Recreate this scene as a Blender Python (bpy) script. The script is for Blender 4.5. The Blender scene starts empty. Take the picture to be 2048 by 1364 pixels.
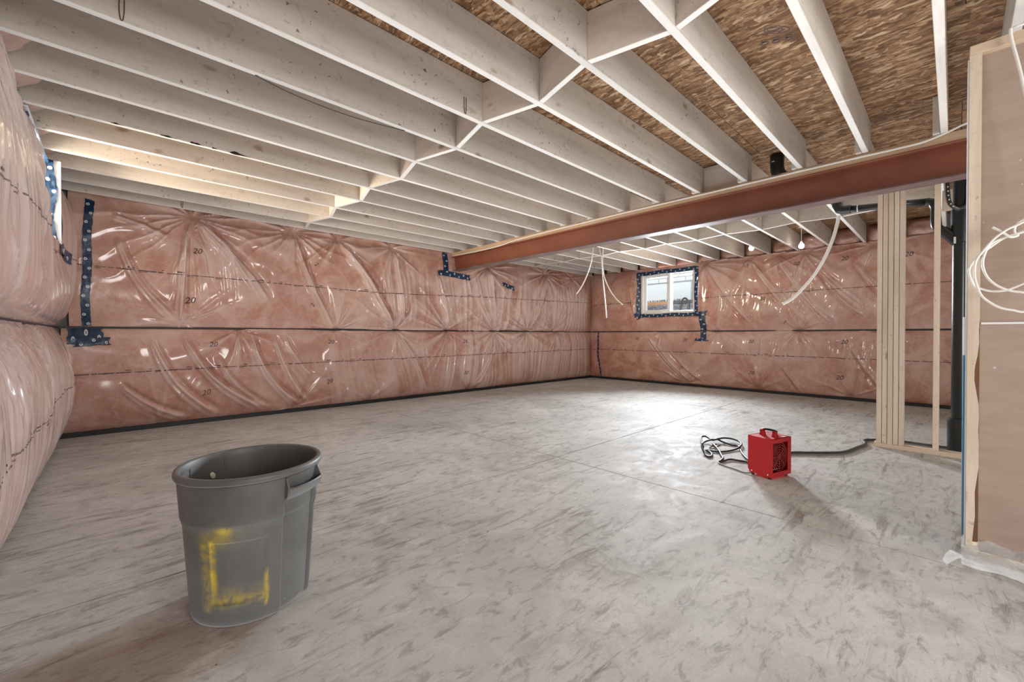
import bpy, bmesh, math, random
import numpy as np
from mathutils import Vector, Matrix, noise as mnoise

R = math.radians
sc = bpy.context.scene
COL = sc.collection
random.seed(7)

# ------------------------------------------------------------------ camera, world, lights, exposure
cam_d = bpy.data.cameras.new('camera')
cam = bpy.data.objects.new('camera', cam_d)
COL.objects.link(cam)
cam.location = (0, 0, 1.10)
# heading: image right-hand vanishing point of the joists lies 46.47 deg right of the view axis
cam.rotation_euler = (R(89.5), 0, R(46.471) - R(90))
cam_d.sensor_width = 36.0
cam_d.lens = 840.4 / 2048 * 36.0
cam_d.shift_y = -0.0021
cam_d.clip_start = 0.05
cam_d.clip_end = 200
sc.camera = cam

sc.view_settings.view_transform = 'Standard'
sc.view_settings.look = 'None'
sc.view_settings.gamma = 1.0
sc.view_settings.use_curve_mapping = False
sc.view_settings.exposure = 0.0
sc.cycles.max_bounces = 6
sc.cycles.diffuse_bounces = 4
sc.cycles.adaptive_threshold = 0.03
sc.cycles.sample_clamp_indirect = 6.0
sc.cycles.use_denoising = True

world = bpy.data.worlds.new('overcast_sky')
sc.world = world
world.use_nodes = True
bg = world.node_tree.nodes['Background']
bg.inputs[0].default_value = (0.90, 0.95, 1.0, 1)
bg.inputs[1].default_value = 2.3

def area(name, loc, target, sx, sy, power, color, spread=180):
    d = bpy.data.lights.new(name, 'AREA')
    d.shape = 'RECTANGLE'; d.size = sx; d.size_y = sy
    d.energy = power; d.color = color; d.spread = R(spread)
    o = bpy.data.objects.new(name, d); COL.objects.link(o)
    o.location = loc
    v = Vector(target) - Vector(loc)
    o.rotation_euler = v.to_track_quat('-Z', 'Z').to_euler()
    return o

# daylight through the window in the right-hand wall, through the one in the left-hand wall, and unseen fill lights
# added to brighten the room
area('daylight_right_window', (9.45, 4.45, 2.12), (3.6, 0.95, 1.2), 1.15, 0.9, 430, (0.86, 0.93, 1.0), 95)
area('daylight_left_window', (-1.55, 4.95, 1.50), (0.9, 4.85, 2.55), 2.6, 0.8, 420, (1.0, 0.84, 0.64), 130)
area('rear_fill', (1.2, -3.6, 1.45), (2.0, 4.5, 1.2), 1.5, 1.9, 150, (1.0, 0.99, 0.97))  # fill added behind the camera; the end wall has no opening
area('overhead_fill', (3.9, 2.2, 2.62), (3.9, 2.2, 0.0), 8.0, 7.5, 56, (1.0, 0.99, 0.97), 140)  # added downward fill for the floor; no lamps hang here
area('floor_fill', (3.9, 1.6, 0.0015), (3.9, 1.6, 3.0), 8.0, 8.5, 205, (0.98, 0.99, 1.0), 125)  # added upward fill for the joist undersides; no lamps stand here

# ------------------------------------------------------------------ small library
def tag(o, label=None, cat=None, group=None, kind=None):
    if label: o['label'] = label
    if cat: o['category'] = cat
    if group: o['group'] = group
    if kind: o['kind'] = kind
    return o

def empty(name, loc=(0, 0, 0), rz=0.0):
    o = bpy.data.objects.new(name, None)
    COL.objects.link(o); o.location = loc; o.rotation_euler = (0, 0, rz)
    o.empty_display_size = 0.1
    return o

class MB:
    """collects verts / faces / uvs / material indices for one mesh"""
    def __init__(s):
        s.v = []; s.f = []; s.uv = []; s.m = []
    def quad(s, a, b, c, d, mi=0):
        n = len(s.v); s.v += [a, b, c, d]; s.f.append((n, n+1, n+2, n+3)); s.m.append(mi); return s
    def box(s, x0, x1, y0, y1, z0, z1, mats=(0, 0, 0, 0, 0, 0)):
        n = len(s.v)
        s.v += [(x0,y0,z0),(x1,y0,z0),(x1,y1,z0),(x0,y1,z0),(x0,y0,z1),(x1,y0,z1),(x1,y1,z1),(x0,y1,z1)]
        # bottom, top, -y, +x, +y, -x
        F = [(0,3,2,1),(4,5,6,7),(0,1,5,4),(1,2,6,5),(2,3,7,6),(3,0,4,7)]
        for f, mi in zip(F, mats):
            s.f.append(tuple(n+i for i in f)); s.m.append(mi)
        return s
    def tube(s, pts, r, n=8, smooth=6, closed=False, cap=True, flat=1.0):
        P = [Vector(p) for p in pts]
        if smooth > 1 and len(P) > 2:
            Q = []
            for i in range(len(P) - 1):
                p0 = P[max(i-1, 0)]; p1 = P[i]; p2 = P[i+1]; p3 = P[min(i+2, len(P)-1)]
                for k in range(smooth):
                    t = k / smooth
                    Q.append(0.5*((2*p1) + (p2-p0)*t + (2*p0-5*p1+4*p2-p3)*t*t + (3*p1-p0-3*p2+p3)*t**3))
            Q.append(P[-1]); P = Q
        base = len(s.v); up = None
        for i, p in enumerate(P):
            t = (P[min(i+1, len(P)-1)] - P[max(i-1, 0)])
            if t.length < 1e-9: t = Vector((0, 0, 1))
            t.normalize()
            if up is None:
                up = Vector((0, 0, 1)) if abs(t.z) < .9 else Vector((1, 0, 0))
            a = (up - t * up.dot(t))
            if a.length < 1e-6: a = t.orthogonal()
            a.normalize(); up = a; b = t.cross(a)
            rr = r(i / max(1, len(P)-1)) if callable(r) else r
            for k in range(n):
                an = 2*math.pi*k/n
                q = p + a*(math.cos(an)*rr*flat) + b*(math.sin(an)*rr)
                s.v.append(tuple(q))
        for i in range(len(P)-1):
            for k in range(n):
                k2 = (k+1) % n
                s.f.append((base+i*n+k, base+i*n+k2, base+(i+1)*n+k2, base+(i+1)*n+k)); s.m.append(0)
        if cap:
            s.f.append(tuple(base+k for k in range(n))[::-1]); s.m.append(0)
            e = base+(len(P)-1)*n
            s.f.append(tuple(e+k for k in range(n))); s.m.append(0)
        return s
    def lathe(s, prof, n=24, c=(0, 0, 0), axis='z', a0=0, a1=2*math.pi):
        base = len(s.v); full = abs(a1-a0-2*math.pi) < 1e-6
        m = n if full else n+1
        for (r, h) in prof:
            for k in range(m):
                an = a0 + (a1-a0)*k/n
                p = (r*math.cos(an), r*math.sin(an), h)
                if axis == 'x': p = (h, p[0], p[1])
                if axis == 'y': p = (p[1], h, p[0])
                s.v.append((c[0]+p[0], c[1]+p[1], c[2]+p[2]))
        for i in range(len(prof)-1):
            for k in range(n):
                k2 = (k+1) % m
                s.f.append((base+i*m+k, base+i*m+k2, base+(i+1)*m+k2, base+(i+1)*m+k)); s.m.append(0)
        return s
    def build(s, name, mat, parent=None, smooth=False, bevel=0.0, segs=1, angle=40):
        me = bpy.data.meshes.new(name)
        me.from_pydata([tuple(v) for v in s.v], [], s.f)
        for mm in (mat if isinstance(mat, (list, tuple)) else [mat]):
            me.materials.append(mm)
        if any(s.m):
            me.polygons.foreach_set('material_index', s.m)
        if s.uv:
            uvl = me.uv_layers.new(name='UVMap')
            for lp in me.loops:
                uvl.data[lp.index].uv = s.uv[lp.vertex_index]
        if smooth:
            me.polygons.foreach_set('use_smooth', [True]*len(me.polygons))
            if smooth == 'angle':
                me.set_sharp_from_angle(angle=R(angle))
        me.update()
        o = bpy.data.objects.new(name, me); COL.objects.link(o)
        if parent: o.parent = parent
        if bevel:
            bm = bmesh.new(); bm.from_mesh(me)
            bmesh.ops.remove_doubles(bm, verts=bm.verts, dist=1e-6)
            ed = [e for e in bm.edges if len(e.link_faces) == 2 and e.calc_face_angle(0) > R(30)]
            bmesh.ops.bevel(bm, geom=ed, offset=bevel, segments=segs, profile=0.5, affect='EDGES', clamp_overlap=True)
            bm.to_mesh(me); bm.free(); me.update()
        return o

def fix_normals(o):
    bm = bmesh.new(); bm.from_mesh(o.data)
    bmesh.ops.recalc_face_normals(bm, faces=bm.faces)
    bm.to_mesh(o.data); bm.free()
    return o

# ------------------------------------------------------------------ materials
class NT:
    def __init__(s, name):
        s.mat = bpy.data.materials.new(name); s.mat.use_nodes = True
        s.t = s.mat.node_tree; s.b = s.t.nodes['Principled BSDF']
    def n(s, typ, **kw):
        nd = s.t.nodes.new(typ)
        for k, v in kw.items():
            if k in nd.inputs.keys(): nd.inputs[k].default_value = v
            else: setattr(nd, k, v)
        return nd
    def l(s, a, b): s.t.links.new(a, b)
    def coord(s, which='Object', scale=(1, 1, 1), rot=(0, 0, 0), loc=None):
        tc = s.n('ShaderNodeTexCoord'); mp = s.n('ShaderNodeMapping')
        mp.inputs['Scale'].default_value = scale; mp.inputs['Rotation'].default_value = rot
        s.l(tc.outputs[which], mp.inputs[0])
        if loc is not None: s.l(loc, mp.inputs['Location'])
        return mp.outputs[0]
    def randloc(s, k=37.0):
        oi = s.n('ShaderNodeObjectInfo'); m = s.n('ShaderNodeMath', operation='MULTIPLY')
        s.l(oi.outputs['Random'], m.inputs[0]); m.inputs[1].default_value = k
        c = s.n('ShaderNodeCombineXYZ'); s.l(m.outputs[0], c.inputs[0]); s.l(m.outputs[0], c.inputs[1]); s.l(m.outputs[0], c.inputs[2])
        return c.outputs[0], oi.outputs['Random']
    def noise(s, vec, scale, detail=4, rough=0.55, dist=0.0):
        nd = s.n('ShaderNodeTexNoise', Scale=scale, Detail=detail, Roughness=rough, Distortion=dist)
        if vec is not None: s.l(vec, nd.inputs['Vector'])
        return nd.outputs['Fac']
    def ramp(s, fac, stops, interp='LINEAR'):
        r = s.n('ShaderNodeValToRGB'); cr = r.color_ramp; cr.interpolation = interp
        while len(cr.elements) < len(stops): cr.elements.new(0.5)
        for e, (p, c) in zip(cr.elements, stops):
            e.position = p
            e.color = (c, c, c, 1) if isinstance(c, (int, float)) else (*c, 1)
        s.l(fac, r.inputs[0]); return r.outputs[0]
    def mix(s, a, b, fac, mode='MIX'):
        m = s.n('ShaderNodeMix', data_type='RGBA', blend_type=mode)
        for val, idx in ((a, 6), (b, 7)):
            if isinstance(val, tuple): m.inputs[idx].default_value = (*val, 1)
            else: s.l(val, m.inputs[idx])
        if isinstance(fac, (int, float)): m.inputs[0].default_value = fac
        else: s.l(fac, m.inputs[0])
        return m.outputs[2]
    def math(s, op, a, b=None, c=None, clamp=False):
        m = s.n('ShaderNodeMath', operation=op); m.use_clamp = clamp
        for i, v in enumerate((a, b, c)):
            if v is None: continue
            if isinstance(v, (int, float)): m.inputs[i].default_value = v
            else: s.l(v, m.inputs[i])
        return m.outputs[0]
    def bump(s, h, strength=0.3, dist=0.01, prev=None):
        b = s.n('ShaderNodeBump', Strength=strength, Distance=dist); s.l(h, b.inputs['Height'])
        if prev is not None: s.l(prev, b.inputs['Normal'])
        s.l(b.outputs[0], s.b.inputs['Normal']); return b.outputs[0]
    def col(s, c):
        if isinstance(c, tuple): s.b.inputs['Base Color'].default_value = (*c, 1)
        else: s.l(c, s.b.inputs['Base Color'])
    def set(s, **kw):
        for k, v in kw.items():
            k = k.replace('_', ' ')
            if isinstance(v, (int, float, tuple)): s.b.inputs[k].default_value = v
            else: s.l(v, s.b.inputs[k])
        return s

def plain(name, c, rough=0.5, metal=0.0, **kw):
    t = NT(name); t.col(c); t.set(Roughness=rough, Metallic=metal, **kw); return t.mat

def wood(name, c0, c1, c2, long_axis='x', knots=True, dirt=0.0, vary=0.25):
    t = NT(name)
    loc, rnd = t.randloc()
    sc_ = {'x': (0.12, 1, 1), 'y': (1, 0.12, 1), 'z': (1, 1, 0.12)}[long_axis]
    sk = {'x': (0.55, 1, 1), 'y': (1, 0.55, 1), 'z': (1, 1, 0.55)}[long_axis]
    v = t.coord('Object', sc_, loc=loc)
    g1 = t.noise(v, 9, 5, 0.6, 0.6); g2 = t.noise(v, 60, 3, 0.6, 0.2)
    c = t.ramp(g1, [(0.3, c0), (0.52, c1), (0.75, c2)])
    c = t.mix(c, tuple(x*0.8 for x in c1), t.ramp(g2, [(0.45, 0), (0.75, 0.35)]))
    # board to board difference
    tint = t.ramp(rnd, [(0, (1-vary*.6, 1-vary*.62, 1-vary*.66)), (0.5, (1, 1, 1)), (1, (1+0*vary, 1-vary*.12, 1-vary*.3))])
    c = t.mix(c, tint, 1.0, 'MULTIPLY')
    if knots:
        kv = t.coord('Object', sk, loc=loc)
        vo = t.n('ShaderNodeTexVoronoi', Scale=4.2, Randomness=1.0); t.l(kv, vo.inputs['Vector'])
        wob = t.noise(kv, 30, 2)
        d = t.math('ADD', vo.outputs['Distance'], t.math('MULTIPLY', t.math('SUBTRACT', wob, 0.5), 0.12))
        k = t.ramp(d, [(0.03, 1), (0.085, 0.55), (0.12, 0)])
        sel = t.ramp(t.math('FRACT', t.math('MULTIPLY', vo.outputs['Color'], 3.17)), [(0.40, 0), (0.42, 1)])
        c = t.mix(c, (0.23, 0.135, 0.07), t.math('MULTIPLY', k, t.math('MULTIPLY', sel, 0.75)))
    if dirt:
        dv = t.coord('Object', (1, 1, 1), loc=loc)
        n1 = t.noise(dv, 2.3, 4, 0.6); n2 = t.noise(dv, 34, 2, 0.5, 0.4); n3 = t.noise(dv, 13, 3, 0.6, 1.2)
        m = t.math('MULTIPLY', t.ramp(n2, [(0.66, 0), (0.72, 1)]), t.ramp(n1, [(0.42, 0.0), (0.6, 1)]))
        c = t.mix(c, (0.07, 0.06, 0.05), t.math('MULTIPLY', m, dirt))
        c = t.mix(c, (0.25, 0.22, 0.20), t.math('MULTIPLY', t.ramp(n3, [(0.58, 0), (0.8, 1)]), dirt*0.6))
    t.col(c); t.set(Roughness=0.75); t.b.inputs['Specular IOR Level'].default_value = 0.25
    t.bump(g2, 0.12, 0.004)
    return t.mat

M = {}
M['joist'] = wood('joist_wood', (0.58, 0.535, 0.48), (0.68, 0.63, 0.57), (0.74, 0.69, 0.63), 'x', True, 0.75)
M['joist_lit_under'] = wood('joist_lit_under_wood', (0.70, 0.685, 0.66), (0.78, 0.765, 0.74), (0.83, 0.815, 0.79), 'x', False, 0.15)  # paler wood for undersides: light from below put into the colour
M['block'] = wood('blocking_wood', (0.60, 0.545, 0.485), (0.69, 0.635, 0.57), (0.75, 0.695, 0.63), 'y', True, 0.45)
M['block_lit_under'] = wood('blocking_lit_under_wood', (0.70, 0.685, 0.66), (0.78, 0.765, 0.74), (0.83, 0.815, 0.79), 'y', False, 0.1)  # same for the blocking: lit underside painted paler than the sides
M['nailer'] = wood('nailer_wood', (0.52, 0.36, 0.23), (0.62, 0.45, 0.30), (0.70, 0.54, 0.38), 'y', True, 0.2)
M['stud'] = wood('stud_wood', (0.55, 0.45, 0.35), (0.66, 0.565, 0.455), (0.73, 0.64, 0.535), 'z', True, 0.45, 0.3)
M['stud_y'] = wood('plate_wood', (0.52, 0.41, 0.30), (0.62, 0.50, 0.38), (0.70, 0.58, 0.46), 'y', True, 0.3)

def osb():
    t = NT('osb_flakes')
    loc, rnd = t.randloc(11)
    base = t.coord('Object', (1, 1, 1), loc=loc)
    w = t.n('ShaderNodeTexNoise', Scale=5.0, Detail=2.0); t.l(base, w.inputs['Vector'])
    sub = t.n('ShaderNodeVectorMath', operation='MULTIPLY_ADD')
    t.l(w.outputs['Color'], sub.inputs[0]); sub.inputs[1].default_value = (0.16, 0.16, 0); t.l(base, sub.inputs[2])
    cols = []; hs = []
    for a, sx in ((0.0, 1), (0.5, 1.25), (-0.45, 0.9)):
        mp = t.n('ShaderNodeMapping'); mp.inputs['Rotation'].default_value = (0, 0, a)
        mp.inputs['Scale'].default_value = (34*sx, 7*sx, 1); t.l(sub.outputs[0], mp.inputs[0])
        vo = t.n('ShaderNodeTexVoronoi', Scale=1.0, voronoi_dimensions='2D'); t.l(mp.outputs[0], vo.inputs['Vector'])
        bw = t.n('ShaderNodeSeparateColor'); t.l(vo.outputs['Color'], bw.inputs[0])
        cols.append(bw.outputs[0]); hs.append(vo.outputs['Distance'])
    sel = t.noise(base, 9, 2)
    s1 = t.ramp(sel, [(0.44, 0), (0.5, 1)]); s2 = t.ramp(t.noise(base, 13, 2), [(0.52, 0), (0.58, 1)])
    m1 = t.mix(cols[0], cols[1], s1); m2 = t.mix(m1, cols[2], s2)
    h1 = t.mix(hs[0], hs[1], s1); h2 = t.mix(h1, hs[2], s2)
    c = t.ramp(m2, [(0.0, (0.13, 0.058, 0.021)), (0.3, (0.25, 0.130, 0.058)), (0.62, (0.36, 0.205, 0.105)), (0.88, (0.47, 0.30, 0.17)), (1, (0.58, 0.42, 0.275))])
    fine = t.noise(t.coord('Object', (10, 1.7, 1)), 6.5, 4, 0.72, 1.0)
    c = t.mix(c, (0.07, 0.03, 0.012), t.ramp(fine, [(0.50, 0), (0.60, 0.85)]))  # thin shadow lines between the flakes, painted dark
    c = t.mix(c, (0.10, 0.045, 0.018), t.ramp(h2, [(0.45, 0), (0.85, 0.6)]))
    t.col(c); t.set(Roughness=0.7)
    hh = t.math('ADD', t.math('MULTIPLY', m2, 0.7), t.math('MULTIPLY', fine, -0.5))
    t.bump(hh, 1.0, 0.012)
    return t.mat
M['osb'] = osb()

def concrete_floor():
    t = NT('troweled_concrete')
    v = t.coord('Object')
    big = t.noise(v, 0.8, 4, 0.6, 0.5)
    mid = t.noise(v, 3.2, 6, 0.65, 1.6)
    st1 = t.noise(t.coord('Object', (0.55, 4.0, 1), (0, 0, R(-38))), 3.0, 6, 0.72, 0.7)
    st2 = t.noise(t.coord('Object', (0.8, 5.0, 1), (0, 0, R(28))), 4.5, 6, 0.74, 0.8)
    fine = t.noise(v, 95, 4, 0.7)
    # trowel swirls: arcs around scattered centres
    vo = t.n('ShaderNodeTexVoronoi', Scale=0.95, Randomness=1.0); t.l(v, vo.inputs['Vector'])
    wv = t.math('ADD', t.math('MULTIPLY', vo.outputs['Distance'], 60), t.math('MULTIPLY', mid, 26))
    arc = t.math('MULTIPLY', t.math('ADD', t.math('SINE', wv), 1.0), 0.5)
    arcm = t.math('MULTIPLY', arc, t.math('MULTIPLY', t.ramp(vo.outputs['Distance'], [(0.12, 0), (0.22, 1), (0.36, 1), (0.48, 0)]), t.ramp(t.noise(v, 1.3, 3), [(0.46, 0), (0.62, 1)])))
    c = t.ramp(big, [(0.28, (0.36, 0.35, 0.33)), (0.5, (0.455, 0.445, 0.425)), (0.75, (0.55, 0.54, 0.525))])
    c = t.mix(c, (0.62, 0.605, 0.59), t.ramp(mid, [(0.5, 0), (0.75, 0.55)]))
    dk = t.math('MULTIPLY', t.ramp(st1, [(0.54, 0), (0.62, 1)]), t.ramp(t.noise(v, 1.1, 3), [(0.40, 0.1), (0.60, 1)]))
    c = t.mix(c, (0.20, 0.175, 0.15), t.math('MULTIPLY', dk, 0.75))
    dk2 = t.math('MULTIPLY', t.ramp(st2, [(0.57, 0), (0.66, 1)]), t.ramp(t.noise(v, 0.9, 3, 0.5, 0.3), [(0.45, 0), (0.6, 1)]))
    c = t.mix(c, (0.215, 0.185, 0.155), t.math('MULTIPLY', dk2, 0.65))
    c = t.mix(c, (0.19, 0.165, 0.14), t.math('MULTIPLY', arcm, 0.35))
    c = t.mix(c, (0.66, 0.62, 0.60), t.math('MULTIPLY', t.ramp(t.noise(t.coord('Object', (1, 2.2, 1), (0, 0, 0.6)), 7, 5, 0.7, 1.5), [(0.66, 0), (0.74, 1)]), 0.5))
    nA = t.noise(v, 4.5, 9, 0.72, 0.5); nB = t.noise(t.coord('Object', (1, 2.4, 1), (0, 0, R(-35))), 9, 7, 0.7, 0.6)
    c = t.mix(c, t.ramp(nA, [(0.33, (0.58, 0.57, 0.55)), (0.5, (1, .995, .98)), (0.66, (1.15, 1.145, 1.13))]), t.ramp(t.noise(v, 1.6, 3), [(0.38, 0.12), (0.62, 0.62)]), 'MULTIPLY')
    c = t.mix(c, t.ramp(nB, [(0.36, (0.58, 0.565, 0.54)), (0.47, (1, .995, .985))]), 0.75, 'MULTIPLY')
    c = t.mix(c, (0.3, 0.27, 0.245), t.ramp(fine, [(0.5, 0), (0.72, 0.4)]))
    sp = t.n('ShaderNodeTexVoronoi', Scale=5.5); t.l(v, sp.inputs['Vector'])
    c = t.mix(c, (0.05, 0.045, 0.04), t.ramp(sp.outputs['Distance'], [(0.018, 0.9), (0.03, 0)]))
    # brownish cast shadow of the bin, painted into the floor colour
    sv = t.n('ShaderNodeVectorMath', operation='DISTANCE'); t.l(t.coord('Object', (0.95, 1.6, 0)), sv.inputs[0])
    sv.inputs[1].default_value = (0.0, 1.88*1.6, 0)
    can_shade = t.math('MULTIPLY', t.ramp(t.math('ADD', sv.outputs['Value'], t.math('MULTIPLY', mid, 0.35)), [(0.38, 1), (0.68, 0)]), t.ramp(st1, [(0.35, 1), (0.6, 0.5)]))
    c = t.mix(c, (0.20, 0.115, 0.06), t.math('MULTIPLY', can_shade, 0.72))
    t.col(c)
    t.set(Roughness=t.ramp(mid, [(0.3, 0.58), (0.7, 0.8)])); t.b.inputs['Specular IOR Level'].default_value = 0.12
    hh = t.math('ADD', t.math('ADD', t.math('MULTIPLY', st1, 0.5), t.math('MULTIPLY', arcm, -0.15)), t.math('MULTIPLY', fine, 0.25))
    t.bump(hh, 0.25, 0.006)
    return t.mat
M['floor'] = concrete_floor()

def poly_pink(name, haze=0.0):
    t = NT(name)
    v = t.coord('Object')
    n1 = t.noise(v, 2.1, 5, 0.62, 0.9); n2 = t.noise(v, 9, 5, 0.65, 1.4); n3 = t.noise(v, 0.7, 3)
    c = t.ramp(n1, [(0.34, (0.40, 0.140, 0.082)), (0.48, (0.50, 0.230, 0.155)), (0.62, (0.62, 0.385, 0.30))])
    c = t.mix(c, (0.64, 0.44, 0.375), t.ramp(n2, [(0.5, 0), (0.72, 0.6)]))
    c = t.mix(c, (0.34, 0.115, 0.075), t.math('MULTIPLY', t.ramp(n2, [(0.22, 1), (0.42, 0)]), 0.35))
    c = t.mix(c, (0.56, 0.37, 0.33), t.ramp(n3, [(0.45, 0), (0.7, 0.5)]))
    at = t.n('ShaderNodeAttribute'); at.attribute_name = 'slack'     # glints and sheen on fold crests painted in, as milkier plastic
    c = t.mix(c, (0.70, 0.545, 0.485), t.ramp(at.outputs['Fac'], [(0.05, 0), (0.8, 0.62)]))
    if haze: c = t.mix(c, (0.40, 0.33, 0.305) if haze > .3 else (0.52, 0.43, 0.40), haze)
    if haze > .3: c = t.mix(c, (0.80, 0.79, 0.78), 1.0, 'MULTIPLY')
    t.col(c)
    t.set(Roughness=0.55, Coat_Weight=0.95, Coat_Roughness=0.11, Coat_IOR=1.5)
    wr = t.noise(t.coord('Object', (1, 1, 0.3)), 28, 3, 0.6, 0.6)
    wr2 = t.noise(t.coord('Object', (1, 1, 0.6), (0.5, 0.4, 0.2)), 9, 4, 0.6, 1.0)
    t.bump(t.math('ADD', t.math('MULTIPLY', wr, 0.35), wr2), 0.22, 0.02)
    return t.mat
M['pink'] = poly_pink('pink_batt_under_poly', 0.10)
M['pink_milky_sheen'] = poly_pink('pink_batt_milky_sheen', 0.55)  # paler left-wall copy: grazing sheen on the plastic put into the colour
M['ink'] = plain('black_print_ink', (0.10, 0.06, 0.055), 0.5)
M['black_gap'] = plain('gap_and_nail_black', (0.012, 0.012, 0.013), 0.5)
M['concrete_wall'] = plain('foundation_concrete', (0.30, 0.29, 0.28), 0.9)

def tape_mat():
    t = NT('printed_sheathing_tape')
    uv = t.n('ShaderNodeUVMap'); uv.uv_map = 'UVMap'
    sep = t.n('ShaderNodeSeparateXYZ'); t.l(uv.outputs[0], sep.inputs[0])
    u = t.math('DIVIDE', sep.outputs[0], 0.10)
    row = t.math('FLOOR', u); par = t.math('MODULO', row, 2.0)
    fu = t.math('MULTIPLY', t.math('SUBTRACT', t.math('FRACT', u), 0.5), 0.10)
    cv = t.math('ADD', 0.30, t.math('MULTIPLY', par, 0.40))
    fv = t.math('MULTIPLY', t.math('SUBTRACT', sep.outputs[1], cv), 0.075)
    d = t.math('SQRT', t.math('ADD', t.math('MULTIPLY', fu, fu), t.math('MULTIPLY', fv, fv)))
    ring = t.ramp(t.math('MULTIPLY', d, 40), [(0.0, 0.6), (0.28, 0.25), (0.36, 1), (0.58, 1), (0.62, 0)])
    n = t.noise(t.coord('Object'), 40, 3)
    c = t.ramp(n, [(0.3, (0.006, 0.025, 0.060)), (0.7, (0.010, 0.042, 0.105))])
    c = t.mix(c, (0.75, 0.77, 0.78), t.math('MULTIPLY', ring, 0.85))
    t.col(c); t.set(Roughness=0.28)
    t.bump(t.noise(t.coord('Object'), 55, 3, 0.6, 0.8), 0.35, 0.006)
    return t.mat
M['tape'] = tape_mat()

def steel_red():
    t = NT('red_oxide_steel')
    v = t.coord('Object')
    n = t.noise(v, 3, 4, 0.6)
    c = t.ramp(n, [(0.3, (0.20, 0.062, 0.034)), (0.7, (0.27, 0.092, 0.052))])
    c = t.mix(c, (0.34, 0.20, 0.16), t.ramp(t.noise(t.coord('Object', (1, 0.4, 1)), 26, 4, 0.7), [(0.66, 0), (0.78, 0.7)]))
    t.col(c); t.set(Roughness=0.42); t.bump(n, 0.05, 0.01); return t.mat
M['steel'] = steel_red()
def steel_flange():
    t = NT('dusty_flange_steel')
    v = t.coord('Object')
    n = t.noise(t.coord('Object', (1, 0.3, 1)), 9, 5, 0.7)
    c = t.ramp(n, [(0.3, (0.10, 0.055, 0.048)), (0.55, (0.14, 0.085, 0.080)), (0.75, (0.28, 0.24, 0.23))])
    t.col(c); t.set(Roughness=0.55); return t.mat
M['flange'] = steel_flange()

M['cable'] = plain('white_cable_jacket', (0.78, 0.76, 0.71), 0.4)
M['abs'] = plain('black_abs_pipe', (0.012, 0.016, 0.018), 0.28)
M['pipe_print'] = plain('white_pipe_print', (0.6, 0.62, 0.62), 0.5)
M['black_rubber'] = plain('black_rubber', (0.014, 0.014, 0.015), 0.5)
M['gray_cable'] = plain('dark_gray_cable', (0.055, 0.052, 0.048), 0.5)
M['heater_red'] = plain('red_enamel', (0.46, 0.006, 0.010), 0.5, 0.0)
M['heater_dark'] = plain('red_enamel_inside', (0.20, 0.012, 0.014), 0.4)
M['grille'] = plain('red_grille_wire', (0.36, 0.035, 0.03), 0.35, 0.2)
M['chrome'] = plain('bright_steel', (0.7, 0.7, 0.7), 0.25, 1.0)
M['white'] = plain('white_vinyl', (0.80, 0.80, 0.78), 0.35)
M['zinc'] = plain('galvanized_strap', (0.05, 0.05, 0.05), 0.4, 0.5)

def paper():
    t = NT('gypsum_paper_back')
    v = t.coord('Object')
    n = t.noise(t.coord('Object', (1, 1, 6)), 4, 4, 0.6)
    c = t.ramp(n, [(0.3, (0.34, 0.255, 0.205)), (0.7, (0.40, 0.305, 0.25))])
    vo = t.n('ShaderNodeTexVoronoi', Scale=9.0); t.l(v, vo.inputs['Vector'])
    c = t.mix(c, (0.7, 0.66, 0.62), t.ramp(vo.outputs['Distance'], [(0.03, 0.7), (0.06, 0)]))
    t.col(c); t.set(Roughness=0.85); return t.mat
M['paper'] = paper()
M['gypsum'] = plain('gypsum_edge', (0.72, 0.73, 0.74), 0.8)
M['gypsum_blue'] = plain('blue_gypsum_paper', (0.06, 0.19, 0.30), 0.7)
M['bark_dark'] = plain('black_bark', (0.02, 0.014, 0.010), 0.9)
M['bark'] = plain('wane_bark', (0.12, 0.055, 0.025), 0.9)

def film():
    t = NT('clear_poly_film')
    t.col((0.62, 0.63, 0.63)); t.set(Roughness=0.18, Transmission_Weight=0.35, Alpha=0.75)
    t.bump(t.noise(t.coord('Object'), 14, 4, 0.6, 1.0), 0.5, 0.02)
    return t.mat
M['film'] = film()
def glass():
    t = NT('window_glass')
    out = t.t.nodes['Material Output']
    tr = t.n('ShaderNodeBsdfTransparent'); gl = t.n('ShaderNodeBsdfGlossy', Roughness=0.02)
    mx = t.n('ShaderNodeMixShader'); mx.inputs[0].default_value = 0.06
    t.l(tr.outputs[0], mx.inputs[1]); t.l(gl.outputs[0], mx.inputs[2]); t.l(mx.outputs[0], out.inputs[0])
    return t.mat
M['glass'] = glass()

# ------------------------------------------------------------------ numpy noise
def vnoise1(x, seed=0, period=None):
    x = np.asarray(x, float); i = np.floor(x).astype(np.int64); f = x - i
    def hsh(k):
        if period: k = np.mod(k, period)
        h = (k * 374761393 + seed * 668265263) & 0x7fffffff
        h = ((h ^ (h >> 13)) * 1274126177) & 0x7fffffff
        return ((h ^ (h >> 16)) & 0xffff) / 65535.0
    u = f*f*f*(f*(f*6-15)+10)
    return hsh(i)*(1-u) + hsh(i+1)*u
def vnoise2(x, y, seed=0):
    x = np.asarray(x, float); y = np.asarray(y, float)
    i = np.floor(x).astype(np.int64); j = np.floor(y).astype(np.int64); f = x-i; g = y-j
    def hsh(a, b):
        h = (a*374761393 + b*668265263 + seed*974711) & 0x7fffffff
        h = ((h ^ (h >> 13)) * 1274126177) & 0x7fffffff
        return ((h ^ (h >> 16)) & 0xffff) / 65535.0
    u = f*f*(3-2*f); w = g*g*(3-2*g)
    return (hsh(i, j)*(1-u)+hsh(i+1, j)*u)*(1-w) + (hsh(i, j+1)*(1-u)+hsh(i+1, j+1)*u)*w
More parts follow.
